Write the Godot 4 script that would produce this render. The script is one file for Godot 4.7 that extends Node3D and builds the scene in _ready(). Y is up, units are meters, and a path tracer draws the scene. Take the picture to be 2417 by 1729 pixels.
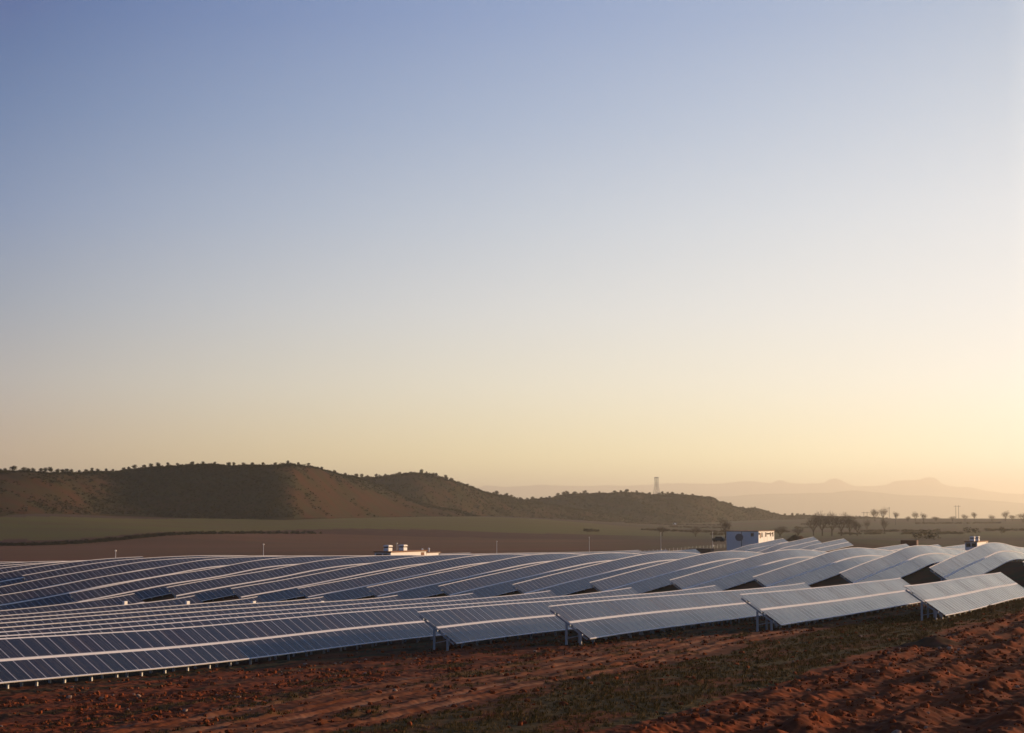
extends Node3D
# A solar farm on rolling red ground at low sun. World: x right, y up, -z ahead of the viewpoint; E and N are the compass axes of the panel rows.

const THETA := 24.0            # degrees from the view axis to east
const EYE := 15.0              # height of the viewpoint above the datum
const TILT := 34.8
const TABLE := 4.66            # slope length of a table
const PITCH_N := 12.0          # north-south distance between rows
const NORTH0 := 79.0
const SUN_AZ := 59.0           # degrees to the right of the view axis
const SUN_EL := 8.2
const FOG_R := Color(0.83, 0.64, 0.44)      # what a great depth of haze looks like at the three bearings
const FOG_C := Color(0.58, 0.45, 0.33)
const FOG_L := Color(0.38, 0.3, 0.245)
const EXPOSURE := 1.6

var st := sin(deg_to_rad(THETA))
var ct := cos(deg_to_rad(THETA))
var M := {}
var rng := RandomNumberGenerator.new()
var n_clod := FastNoiseLite.new()
var n_soft := FastNoiseLite.new()
var n_wide := FastNoiseLite.new()
var n_fine := FastNoiseLite.new()
var base_cache := PackedFloat32Array()
var taken := {}

# ---------------------------------------------------------------- terrain
const GE := [60.0, 90.0, 120.0, 150.0, 180.0, 205.0, 225.0, 240.0, 255.0, 270.0, 285.0, 300.0, 315.0, 330.0, 345.0, 375.0]
const GN := [-30.0, 0.0, 31.0, 55.0, 79.0, 103.0, 127.0, 151.0, 175.0, 199.0, 223.0, 247.0, 280.0]
const GH := [
	[-6.1, -6.2, -6.3, -6.5, -6.6, -6.7, -6.7, -6.3, -5.3, -4.3, -3.8, -4.1, -4.7, -5.4, -6.2, -7.6],
	[-7.5, -7.6, -7.7, -7.8, -7.9, -7.9, -8.0, -7.4, -6.4, -5.4, -4.9, -5.2, -5.9, -6.6, -7.4, -8.8],
	[-8.9, -8.9, -9.1, -9.1, -9.4, -9.4, -9.5, -8.7, -7.8, -7.0, -6.4, -6.7, -7.6, -8.1, -8.7, -10.0],
	[-10.0, -10.0, -10.3, -10.4, -10.8, -11.1, -11.1, -10.4, -9.4, -8.6, -7.6, -7.6, -8.3, -8.8, -9.5, -10.9],
	[-11.0, -11.1, -11.7, -11.8, -12.2, -12.4, -12.2, -11.7, -10.8, -9.9, -9.0, -8.5, -8.8, -9.5, -10.5, -11.8],
	[-12.1, -12.3, -13.0, -13.2, -13.4, -13.5, -13.5, -12.7, -11.7, -10.8, -9.9, -9.3, -9.4, -10.1, -11.2, -12.5],
	[-13.3, -13.5, -14.2, -14.4, -14.4, -14.5, -14.5, -13.5, -12.6, -11.7, -10.7, -9.9, -9.8, -10.4, -11.5, -12.9],
	[-14.5, -14.7, -15.2, -15.4, -15.6, -15.5, -15.1, -14.1, -13.3, -12.3, -11.3, -10.5, -10.3, -10.6, -11.6, -13.1],
	[-15.7, -15.8, -16.1, -16.4, -16.3, -16.1, -15.3, -14.2, -13.0, -12.2, -11.0, -10.6, -10.7, -11.0, -11.7, -13.2],
	[-16.7, -16.9, -17.1, -17.3, -16.8, -16.4, -15.9, -15.0, -13.6, -12.4, -11.3, -11.0, -11.0, -11.2, -11.7, -13.4],
	[-17.6, -17.8, -18.0, -18.1, -17.2, -16.6, -16.5, -16.0, -14.9, -13.7, -12.4, -11.6, -11.3, -11.4, -11.9, -13.8],
	[-18.6, -18.7, -18.9, -18.7, -17.8, -17.1, -17.1, -16.7, -15.8, -14.8, -13.8, -13.1, -12.8, -12.6, -12.9, -14.3],
	[-19.2, -19.3, -19.4, -19.2, -18.6, -18.0, -17.8, -17.5, -16.8, -15.8, -14.6, -13.8, -13.4, -13.4, -13.9, -15.3]]
# the country beyond: columns by bearing (tangent), rows by distance ahead
const FB := [-0.42, -0.284, -0.19, -0.096, -0.002, 0.092, 0.186, 0.284, 0.42]
const FD := [430.0, 550.0, 700.0, 900.0, 1070.0, 1200.0, 1400.0, 1700.0, 2100.0, 2600.0, 3500.0, 6000.0, 20000.0]
const FH := [
	[-15.0, -15.0, -14.0, -13.0, -13.0, -12.8, -12.0, -11.0, -10.0],
	[-17.0, -16.8, -16.0, -14.8, -14.6, -15.2, -14.6, -12.6, -12.0],
	[-17.5, -17.2, -17.0, -15.8, -15.8, -16.4, -14.9, -12.7, -12.7],
	[-17.0, -17.0, -17.0, -16.5, -16.3, -15.4, -14.5, -14.0, -14.0],
	[-15.5, -16.5, -16.5, -16.8, -16.8, -15.8, -15.2, -15.0, -15.0],
	[-8.0, -10.0, -11.0, -16.3, -16.5, -16.0, -15.5, -15.0, -15.0],
	[3.0, 3.6, -5.0, -9.0, -14.5, -16.0, -15.5, -15.0, -15.0],
	[6.0, 5.0, 0.5, -2.0, -8.0, -15.6, -15.5, -15.0, -15.0],
	[4.0, 3.0, 2.0, 1.0, -1.0, -14.6, -15.0, -13.0, -13.0],
	[0.0, 0.0, 0.0, 0.0, 0.0, -12.3, -12.0, -10.0, -10.0],
	[-5.0, -5.0, -5.0, -5.0, -5.0, -8.0, -3.2, -3.0, -3.0],
	[-15.0, -15.0, -15.0, -15.0, -15.0, -15.0, -14.0, -14.0, -15.0],
	[-20.0, -20.0, -20.0, -20.0, -20.0, -20.0, -20.0, -20.0, -20.0]]


func place(e: float, n: float, y := 0.0) -> Vector3:        # compass coordinates to the world
	return Vector3(e * st - n * ct, y, -(e * ct + n * st))


func find(nodes: Array, v: float) -> int:
	var k := 0
	while k < nodes.size() - 2 and v > nodes[k + 1]:
		k += 1
	return k


func spline(nodes: Array, k: int, v: float) -> Array:       # four taps and weights of a cubic through uneven nodes
	var a: float = nodes[k]
	var b: float = nodes[k + 1]
	var t := clampf((v - a) / (b - a), 0.0, 1.0)
	var h := b - a
	var k0 := maxi(k - 1, 0)
	var k3 := mini(k + 2, nodes.size() - 1)
	var t2 := t * t
	var t3 := t2 * t
	var m0 := h / (b - float(nodes[k0]))
	var m1 := h / (float(nodes[k3]) - a)
	var h10 := t3 - 2 * t2 + t
	var h11 := t3 - t2
	var w0 := -h10 * m0
	var w1 := (2 * t3 - 3 * t2 + 1) - h11 * m1
	var w2 := (-2 * t3 + 3 * t2) + h10 * m0
	var w3 := h11 * m1
	return [k0, k, k + 1, k3, w0, w1, w2, w3]


func table(rows: Array, us: Array, vs: Array, u: float, v: float) -> float:
	u = clampf(u, us[0], us[-1])
	v = clampf(v, vs[0], vs[-1])
	var a := spline(us, find(us, u), u)
	var b := spline(vs, find(vs, v), v)
	var out := 0.0
	for j in 4:
		var row: Array = rows[b[j]]
		var s := 0.0
		for i in 4:
			s += float(row[a[i]]) * float(a[4 + i])
		out += s * float(b[4 + j])
	return out


func far_height(x: float, d: float) -> float:
	var q := log(clampf(d, 430.0, 20000.0))
	return table(FH, FB, FDL, x / maxf(d, 60.0), q)


var FDL := []


func land(e: float, n: float) -> float:                     # smooth height of the ground over the viewpoint's level
	var near := table(GH, GE, GN, e, n)
	var w := maxf(smoothstep(352.0, 430.0, e), smoothstep(276.0, 320.0, n))
	if w <= 0.0:
		return near
	var x := e * st - n * ct
	var d := e * ct + n * st
	var far := far_height(x, d)
	far += (2.6 * smoothstep(600.0, 645.0, e) + 2.6 * smoothstep(620.0, 720.0, e)) * exp(-pow((n - 180.0) / 30.0, 2)) * smoothstep(900.0, 760.0, e)
	return lerpf(near, far, w)


const CE0 := -160.0
const CN0 := -260.0
const CW := 300
const CHN := 280
const CS := 3.0


func cache_land() -> void:
	base_cache.resize(CW * CHN)
	for j in CHN:
		for i in CW:
			base_cache[j * CW + i] = land(CE0 + i * CS, CN0 + j * CS)


func height(e: float, n: float) -> float:                   # the same, quickly
	var u := (e - CE0) / CS
	var v := (n - CN0) / CS
	if u < 0.0 or v < 0.0 or u >= CW - 1 or v >= CHN - 1:
		return land(e, n)
	var i := int(u)
	var j := int(v)
	u -= i
	v -= j
	var k := j * CW + i
	return lerpf(lerpf(base_cache[k], base_cache[k + 1], u), lerpf(base_cache[k + CW], base_cache[k + CW + 1], u), v)


const BERMS := [[24.6, 0.36, 0.7], [21.9, 0.3, 0.65], [18.4, 0.5, 0.8], [14.4, 0.5, 0.85], [10.2, 0.55, 0.9], [6.0, 0.5, 0.9], [1.5, 0.5, 1.0]]
const RUTS := [40.6, 42.5, 45.3, 47.1, 50.3, 52.2]


func relief(e: float, n: float) -> float:                   # earth ridges, ruts and clods of the foreground
	var r := 0.0
	var wob := n_wide.get_noise_2d(e * 0.5, n * 0.5)
	var south := smoothstep(28.5, 25.0, n)
	for b in BERMS:
		var dn: float = n - float(b[0]) - wob * 1.3 - n_soft.get_noise_2d(e * 1.5, float(b[0]) * 7.0) * 0.7
		if absf(dn) < 3.0:
			r += float(b[1]) * exp(-dn * dn / (float(b[2]) * float(b[2]))) * (0.75 + 0.9 * n_soft.get_noise_2d(e * 2.0, float(b[0]) * 13.0))
	var rough := 0.3
	if n > 52.0:
		rough = 0.85 + 0.6 * n_wide.get_noise_2d(e * 2.0 + 90.0, n * 3.0)
	elif n > 38.5:
		rough = 0.45
		for q in RUTS:
			var dq: float = n - float(q) - wob * 1.2 - n_soft.get_noise_2d(e * 0.6, 40.0) * 0.5
			if absf(dq) < 1.6:
				r += -0.13 * exp(-dq * dq / 0.09) + 0.09 * exp(-pow(absf(dq) - 0.55, 2) / 0.05) * (0.6 + n_soft.get_noise_2d(e * 4.0, dq * 4.0))
	rough = lerpf(rough, 1.0, south)
	r += rough * (0.22 * n_clod.get_noise_2d(e, n) + 0.10 * n_fine.get_noise_2d(e, n) + 0.12 * n_soft.get_noise_2d(e * 3.0, n * 3.0))
	return r


func ground_y(e: float, n: float) -> float:
	var y := height(e, n)
	var d2 := e * e + n * n
	if d2 < 40000.0:
		y += 6.5 * exp(-d2 / 900.0)
	return EYE + y


func plane_tint(c: Color, k: float) -> Color:
	return Color(c.r * k, c.g * k, c.b * k)


func soil(e: float, n: float, x: float, d: float) -> Color:  # base colours of soil, stubble, grass and crops (linear)
	var w := n_wide.get_noise_2d(e, n)
	var s := n_soft.get_noise_2d(e * 2.0, n * 2.0)
	if d > 900.0 or e > 380.0 or n > 262.0:
		return far_soil(e, n, x, d, w, s)
	var red := Color(0.27, 0.06, 0.018).lerp(Color(0.14, 0.04, 0.016), clampf(0.5 + s * 1.1, 0, 1))
	var grass := Color(0.12, 0.075, 0.026).lerp(Color(0.08, 0.056, 0.02), clampf(0.5 + s, 0, 1))
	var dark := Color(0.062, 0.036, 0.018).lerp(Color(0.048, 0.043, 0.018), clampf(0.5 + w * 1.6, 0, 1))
	var pale := Color(0.34, 0.19, 0.115)
	var wob := w * 1.6 + s * 0.7
	var q := n + wob
	var c := red
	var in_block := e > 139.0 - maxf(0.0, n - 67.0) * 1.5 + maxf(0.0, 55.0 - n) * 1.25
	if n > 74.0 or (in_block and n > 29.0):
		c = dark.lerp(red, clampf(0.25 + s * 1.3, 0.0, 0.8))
	elif q > 38.5:
		var t := smoothstep(54.0, 50.0, q)
		c = red.lerp(Color(0.17, 0.058, 0.026), t * 0.7)
		for r in RUTS:
			var dq: float = n - float(r) - n_wide.get_noise_2d(e * 0.5, n * 0.5) * 1.2 - n_soft.get_noise_2d(e * 0.6, 40.0) * 0.5
			c = c.lerp(pale, 0.75 * exp(-dq * dq / 0.16) * clampf(0.55 + n_soft.get_noise_2d(e * 1.2, float(r) * 9.0) * 1.6, 0.0, 1.0))
		c = c.lerp(grass, clampf(n_wide.get_noise_2d(e * 1.4 + 300.0, n * 4.0) * 2.2 - 0.35, 0.0, 0.75))
	elif q > 27.0:
		c = grass.lerp(red, clampf(0.1 + n_wide.get_noise_2d(e * 2.0 + 55.0, n * 5.0) * 2.0, 0.0, 0.8))
	else:
		c = red
	if e > 226.0 and e < 239.0 and n > 20.0:
		c = dark.lerp(Color(0.1, 0.06, 0.035), 0.6)
	return c


func far_soil(e: float, n: float, x: float, d: float, w: float, s: float) -> Color:
	var b := x / d
	var brown := Color(0.2, 0.082, 0.045).lerp(Color(0.15, 0.075, 0.04), clampf(0.5 + 0.9 * n_wide.get_noise_2d(x * 0.06, d * 0.3), 0, 1))
	var purple := Color(0.12, 0.048, 0.034).lerp(Color(0.085, 0.036, 0.028), clampf(0.5 + w, 0, 1))
	var crop := Color(0.15, 0.135, 0.035).lerp(Color(0.15, 0.105, 0.036), clampf(0.45 + 1.1 * n_wide.get_noise_2d(x * 0.12, d * 0.5 + 700.0), 0, 1))
	if e < 720.0 and e > 375.0 and n < 263.0 and n > 0.0:
		return Color(0.1, 0.058, 0.034).lerp(Color(0.075, 0.055, 0.028), clampf(0.5 + w * 1.3, 0, 1))
	# where the crop begins and ends, by bearing
	var hedge := 1066.0 + smoothstep(-0.28, -0.09, b) * 250.0
	var lower := 1118.0 + smoothstep(-0.284, -0.002, b) * 370.0
	var upper := 1345.0 + smoothstep(-0.284, -0.002, b) * 800.0
	var wob := 22.0 * n_wide.get_noise_2d(x * 0.2, d * 0.05)
	var c := brown
	if b < 0.11:
		if d > upper + wob:
			c = Color(0.1, 0.06, 0.036)
		elif d > lower + wob:
			c = crop
		elif d > hedge + wob:
			c = purple
	if b > 0.02:
		var right := smoothstep(0.02, 0.11, b)
		var stripes := n_wide.get_noise_2d(x * 0.015, d * 0.09)
		var field := Color(0.09, 0.085, 0.04).lerp(Color(0.105, 0.066, 0.04), clampf(0.5 + 2.2 * stripes, 0, 1))
		if d > 1150.0 and d < 1330.0:
			field = field.lerp(Color(0.065, 0.046, 0.034), 0.7)
		elif d > 1500.0 and d < 1850.0:
			field = field.lerp(Color(0.12, 0.115, 0.045), 0.7)
		c = c.lerp(field, right)
	return c


# ---------------------------------------------------------------- helpers for naming and building
func add(o: Node, called: String, parent: Node = null) -> Node:
	if parent == null:
		var k: int = taken.get(called, 0)
		taken[called] = k + 1
		o.name = called if k == 0 else "%s_%03d" % [called, k]
		add_child(o, true)
	else:
		var key := "%d/%s" % [parent.get_instance_id(), called]
		var k: int = taken.get(key, 0)
		taken[key] = k + 1
		o.name = called if k == 0 else "%s_%03d" % [called, k]
		parent.add_child(o, true)
	return o


func tag(o: Node, label: String, category: String, group := "") -> Node:
	o.set_meta("label", label)
	o.set_meta("category", category)
	if group:
		o.set_meta("group", group)
	return o


func thing(called: String, label: String, category: String, at: Vector3, turn := 0.0, group := "") -> Node3D:
	var o := Node3D.new()
	add(o, called)
	o.position = at
	o.rotation.y = turn
	tag(o, label, category, group)
	return o


func part(called: String, mesh: Mesh, mat: Material, parent: Node, at := Vector3.ZERO) -> MeshInstance3D:
	var o := MeshInstance3D.new()
	o.mesh = mesh
	if mat:
		o.material_override = mat
	o.position = at
	add(o, called, parent)
	return o


func structure(called: String, mesh: Mesh, mat: Material) -> MeshInstance3D:
	var o := MeshInstance3D.new()
	o.mesh = mesh
	o.material_override = mat
	add(o, called)
	o.set_meta("kind", "structure")
	return o


func tri(s: SurfaceTool, a: Vector3, b: Vector3, c: Vector3, want: Vector3) -> void:   # a triangle whose front looks along want
	if (b - a).cross(c - a).dot(want) > 0.0:                                            # front faces run clockwise
		s.add_vertex(a); s.add_vertex(c); s.add_vertex(b)
	else:
		s.add_vertex(a); s.add_vertex(b); s.add_vertex(c)


func quad(s: SurfaceTool, a: Vector3, b: Vector3, c: Vector3, d: Vector3, want: Vector3) -> void:
	tri(s, a, b, c, want)
	tri(s, a, c, d, want)


func begin() -> SurfaceTool:
	var s := SurfaceTool.new()
	s.begin(Mesh.PRIMITIVE_TRIANGLES)
	s.set_smooth_group(-1)
	return s


func done(s: SurfaceTool) -> ArrayMesh:
	s.generate_normals()
	return s.commit()


func box(s: SurfaceTool, c: Vector3, size: Vector3, b := Basis.IDENTITY) -> void:
	var h := size * 0.5
	var ax := [b.x * h.x, b.y * h.y, b.z * h.z]
	for k in 3:
		var u: Vector3 = ax[(k + 1) % 3]
		var v: Vector3 = ax[(k + 2) % 3]
		for sgn in [-1.0, 1.0]:
			var f: Vector3 = c + ax[k] * sgn
			quad(s, f - u - v, f + u - v, f + u + v, f - u + v, ax[k] * sgn)


func chamfer_box(s: SurfaceTool, c: Vector3, size: Vector3, e: float) -> void:
	box(s, c, Vector3(size.x, size.y - 2 * e, size.z - 2 * e))
	box(s, c, Vector3(size.x - 2 * e, size.y, size.z - 2 * e))
	box(s, c, Vector3(size.x - 2 * e, size.y - 2 * e, size.z))


func bar(s: SurfaceTool, a: Vector3, b: Vector3, w: float, h: float, up := Vector3.UP) -> void:   # a straight bar with a w by h section
	var f := (b - a).normalized()
	var x := up.cross(f)
	if x.length() < 0.01:
		x = Vector3.RIGHT.cross(f)
	x = x.normalized()
	box(s, (a + b) * 0.5, Vector3(w, h, (b - a).length()), Basis(x, f.cross(x), f))


func tube(s: SurfaceTool, a: Vector3, b: Vector3, ra: float, rb: float, sides := 6) -> void:
	var f := (b - a).normalized()
	var x := f.cross(Vector3.UP if absf(f.y) < 0.9 else Vector3.RIGHT).normalized()
	var y := f.cross(x)
	for k in sides:
		var p := TAU * k / sides
		var q := TAU * (k + 1) / sides
		var u := x * cos(p) + y * sin(p)
		var v := x * cos(q) + y * sin(q)
		quad(s, a + u * ra, a + v * ra, b + v * rb, b + u * rb, u + v)
		tri(s, b, b + u * rb, b + v * rb, f)
		tri(s, a, a + u * ra, a + v * ra, -f)


func mat(c: Color, rough := 0.9, metal := 0.0, spec := 0.4) -> StandardMaterial3D:      # c is a linear base colour
	var m := StandardMaterial3D.new()
	m.albedo_color = c.linear_to_srgb()
	m.roughness = rough
	m.metallic = metal
	m.metallic_specular = spec
	return m


func noise_tex(freq: float, size := 512, octaves := 4, kind := FastNoiseLite.TYPE_SIMPLEX_SMOOTH, ramp: Gradient = null, seed_at := 3) -> NoiseTexture2D:
	var f := FastNoiseLite.new()
	f.noise_type = kind
	f.frequency = freq
	f.fractal_octaves = octaves
	f.seed = seed_at
	var t := NoiseTexture2D.new()
	t.width = size
	t.height = size
	t.seamless = true
	t.noise = f
	if ramp:
		t.color_ramp = ramp
	return t


func ramp(a: Color, b: Color) -> Gradient:
	var g := Gradient.new()
	g.set_color(0, a)
	g.set_color(1, b)
	return g


func hash1(i: int) -> float:
	var v := (i * 374761393 + 668265263) & 0x7fffffff
	v = ((v ^ (v >> 13)) * 1274126177) & 0x7fffffff
	return float((v ^ (v >> 16)) & 0xffff) / 65535.0


func vnoise(x: float, period: int, seed_at: int) -> float:   # smooth repeating noise along a line, 0..1
	var i := int(floor(x))
	var f := x - i
	f = f * f * (3.0 - 2.0 * f)
	return lerpf(hash1(posmod(i, period) + seed_at * 977), hash1(posmod(i + 1, period) + seed_at * 977), f)


# ---------------------------------------------------------------- sky
func sky_image() -> Image:
	# anchors: colours (sRGB) by elevation at bearings 43, 59 and 75 degrees from the sun, then carried on smoothly to the rest of the dome
	var els := [0.0, 1.8, 4.1, 6.5, 9.4, 12.5, 15.8, 26.0, 45.0, 90.0]
	var cr := [Color8(250, 238, 200), Color8(247, 237, 206), Color8(242, 236, 222), Color8(233, 231, 226), Color8(222, 224, 226), Color8(202, 209, 218), Color8(178, 190, 208), Color8(132, 156, 194), Color8(96, 126, 176), Color8(70, 100, 154)]
	var cc := [Color8(232, 212, 168), Color8(228, 212, 172), Color8(224, 217, 199), Color8(212, 212, 210), Color8(192, 199, 209), Color8(168, 181, 203), Color8(145, 162, 195), Color8(108, 134, 180), Color8(82, 112, 166), Color8(70, 100, 154)]
	var cl := [Color8(188, 162, 136), Color8(184, 164, 143), Color8(177, 172, 168), Color8(157, 163, 174), Color8(135, 149, 176), Color8(113, 132, 167), Color8(91, 112, 155), Color8(78, 104, 154), Color8(70, 100, 154), Color8(70, 100, 154)]
	var w := 720
	var h := 360
	var im := Image.create_empty(w, h, false, Image.FORMAT_RGBF)
	for j in h:
		var el := 90.0 - (j + 0.5) * 180.0 / h
		var e := maxf(el, 0.0)
		var k := 0
		while k < els.size() - 2 and e > els[k + 1]:
			k += 1
		var t := (e - float(els[k])) / (float(els[k + 1]) - float(els[k]))
		var R: Color = (cr[k] as Color).srgb_to_linear().lerp((cr[k + 1] as Color).srgb_to_linear(), t)
		var C: Color = (cc[k] as Color).srgb_to_linear().lerp((cc[k + 1] as Color).srgb_to_linear(), t)
		var L: Color = (cl[k] as Color).srgb_to_linear().lerp((cl[k + 1] as Color).srgb_to_linear(), t)
		for i in w:
			var az := (i + 0.5) * 360.0 / w      # a panorama starts straight ahead and runs to the right
			var a := absf(wrapf(az - SUN_AZ, -180.0, 180.0))
			var c: Color
			var f: Color
			if a < 43.0:
				var g := exp(-a * a / 700.0) * exp(-pow((e - SUN_EL) / 22.0, 2))
				f = FOG_R * (1.0 + 0.5 * (1.0 - a / 43.0))
				c = R * (1.0 + 0.16 * (1.0 - a / 43.0)) + Color(1.0, 0.84, 0.56) * g * 0.9
			elif a < 75.0:
				var u := (a - 43.0) / 32.0
				# a parabola through the three anchors
				f = FOG_R * (2.0 * (u - 0.5) * (u - 1.0)) + FOG_C * (-4.0 * u * (u - 1.0)) + FOG_L * (2.0 * u * (u - 0.5))
				c = R * (2.0 * (u - 0.5) * (u - 1.0)) + C * (-4.0 * u * (u - 1.0)) + L * (2.0 * u * (u - 0.5))
			else:
				f = FOG_L * (1.0 - 0.22 * smoothstep(75.0, 120.0, a))
				c = L * (1.0 - 0.22 * smoothstep(75.0, 120.0, a))
			# the low haze is built as real air: the sky behind it is what is left
			var tr := exp(-0.062 / (sin(deg_to_rad(e)) + 0.012))
			var s := (c - f * (1.0 - tr)) * (1.0 / maxf(tr, 0.2))
			c = Color(maxf(s.r, c.r * 0.5), maxf(s.g, c.g * 0.5), maxf(s.b, c.b * 0.5))
			im.set_pixel(i, j, Color(maxf(c.r, 0.0), maxf(c.g, 0.0), maxf(c.b, 0.0)) / EXPOSURE)
	return im


# ---------------------------------------------------------------- ground
func build_ground() -> void:
	var cols := PackedFloat32Array()
	var a := -180.0
	while a < 180.01:
		cols.append(deg_to_rad(a))
		a += 0.055 if absf(a + 0.03) < 18.8 else 2.7
	var rings := PackedFloat32Array([2.0, 10.0, 20.0, 30.0, 40.0, 48.0, 53.0])
	var r := 56.0
	while r < 60000.0:
		rings.append(r)
		r *= 1.0022 if r < 112.0 else 1.0034 if r < 250.0 else 1.012 if r < 700.0 else 1.011 if r < 3200.0 else 1.05
	var nc := cols.size()
	var nr := rings.size()
	var verts := PackedVector3Array()
	var tints := PackedColorArray()
	var norms := PackedVector3Array()
	verts.resize(nc * nr)
	tints.resize(nc * nr)
	norms.resize(nc * nr)
	var sins := PackedFloat32Array()
	var coss := PackedFloat32Array()
	for c in cols:
		sins.append(sin(c))
		coss.append(cos(c))
	for j in nr:
		var rad := rings[j]
		for i in nc:
			var x := rad * sins[i]
			var d := rad * coss[i]
			var e := x * st + d * ct
			var n := -x * ct + d * st
			var y := height(e, n)
			if rad < 260.0 and d > 0.0:
				y += relief(e, n) * smoothstep(260.0, 200.0, rad)
			if rad < 150.0:
				y += 6.5 * exp(-rad * rad / 900.0)
			verts[j * nc + i] = Vector3(x, EYE + y, -d)
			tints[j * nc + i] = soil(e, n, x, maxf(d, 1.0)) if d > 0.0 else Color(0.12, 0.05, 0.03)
	for j in nr:
		for i in nc:
			var p := verts[j * nc + mini(i + 1, nc - 1)] - verts[j * nc + maxi(i - 1, 0)]
			var q := verts[mini(j + 1, nr - 1) * nc + i] - verts[maxi(j - 1, 0) * nc + i]
			var nn := p.cross(q)
			norms[j * nc + i] = (nn if nn.y > 0 else -nn).normalized()
	var idx := PackedInt32Array()
	idx.resize((nc - 1) * (nr - 1) * 6)
	var k := 0
	for j in nr - 1:
		for i in nc - 1:
			var v := j * nc + i
			idx[k] = v; idx[k + 1] = v + nc; idx[k + 2] = v + nc + 1
			idx[k + 3] = v; idx[k + 4] = v + nc + 1; idx[k + 5] = v + 1
			k += 6
	var arr := []
	arr.resize(Mesh.ARRAY_MAX)
	arr[Mesh.ARRAY_VERTEX] = verts
	arr[Mesh.ARRAY_NORMAL] = norms
	arr[Mesh.ARRAY_COLOR] = tints
	arr[Mesh.ARRAY_INDEX] = idx
	var mesh := ArrayMesh.new()
	mesh.add_surface_from_arrays(Mesh.PRIMITIVE_TRIANGLES, arr)
	structure("ground", mesh, M.soil)


# ---------------------------------------------------------------- solar rows
func module_mesh(v: int) -> ArrayMesh:
	var w := 1.47
	var l := 2.08
	var f := 0.032
	var s := begin()
	var t := 0.02
	var hx := w / 2
	var hz := l / 2
	quad(s, Vector3(-hx, -t, -hz), Vector3(hx, -t, -hz), Vector3(hx, -t, hz), Vector3(-hx, -t, hz), Vector3.DOWN)
	for q in [[Vector3(-hx, 0, -hz), Vector3(hx, 0, -hz), Vector3(0, 0, -1)], [Vector3(-hx, 0, hz), Vector3(hx, 0, hz), Vector3(0, 0, 1)], [Vector3(-hx, 0, -hz), Vector3(-hx, 0, hz), Vector3(-1, 0, 0)], [Vector3(hx, 0, -hz), Vector3(hx, 0, hz), Vector3(1, 0, 0)]]:
		var dn := Vector3(0, -t, 0)
		var up := Vector3(0, t, 0)
		quad(s, q[0] + dn, q[1] + dn, q[1] + up, q[0] + up, q[2])
	var o := [Vector3(-hx, t, -hz), Vector3(hx, t, -hz), Vector3(hx, t, hz), Vector3(-hx, t, hz)]
	var g := [Vector3(-hx + f, t, -hz + f), Vector3(hx - f, t, -hz + f), Vector3(hx - f, t, hz - f), Vector3(-hx + f, t, hz - f)]
	for k in 4:
		quad(s, o[k], o[(k + 1) % 4], g[(k + 1) % 4], g[k], Vector3.UP)
	var mesh := done(s)
	mesh.surface_set_material(0, M.frame)
	s = begin()
	var dy := Vector3(0, -0.004, 0)
	var u0 := hash1(v * 31 + 5)
	glass_quad(s, g[0] + dy, g[1] + dy, g[2] + dy, g[3] + dy, u0, u0 + w / 12.0, 0.0 if v % 2 == 0 else 0.5, tint_of(v * 17 + 3))
	s.generate_normals()
	s.commit(mesh)
	mesh.surface_set_material(1, M.glass)
	return mesh


func tint_of(i: int) -> Color:        # glass differs a little from module to module
	var k := 0.78 + 0.5 * hash1(i)
	return Color(k * (0.95 + 0.25 * hash1(i + 7001)), k * (0.95 + 0.12 * hash1(i + 9001)), k)


func glass_quad(s: SurfaceTool, a: Vector3, b: Vector3, c: Vector3, d: Vector3, u0: float, u1: float, v0: float, tint: Color) -> void:
	# a, b the upper corners west and east, c, d the lower ones east and west
	var v1 := v0 + 0.5
	for p in [[a, u0, v0], [b, u1, v0], [c, u1, v1], [a, u0, v0], [c, u1, v1], [d, u0, v1]]:
		s.set_color(tint)
		s.set_uv(Vector2(p[1], p[2]))
		s.add_vertex(p[0])


const LC := TABLE * 0.82115          # horizontal depth of a table (cosine of the tilt)
const LS := TABLE * 0.57071


func edge_y(e: float, n: float) -> float:     # height of a table's low edge: it follows the ground, smoothed along the row
	return EYE + 0.42 + (height(e - 4.0, n + 1.9) + height(e, n + 1.9) * 2.0 + height(e + 4.0, n + 1.9)) * 0.25


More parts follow.
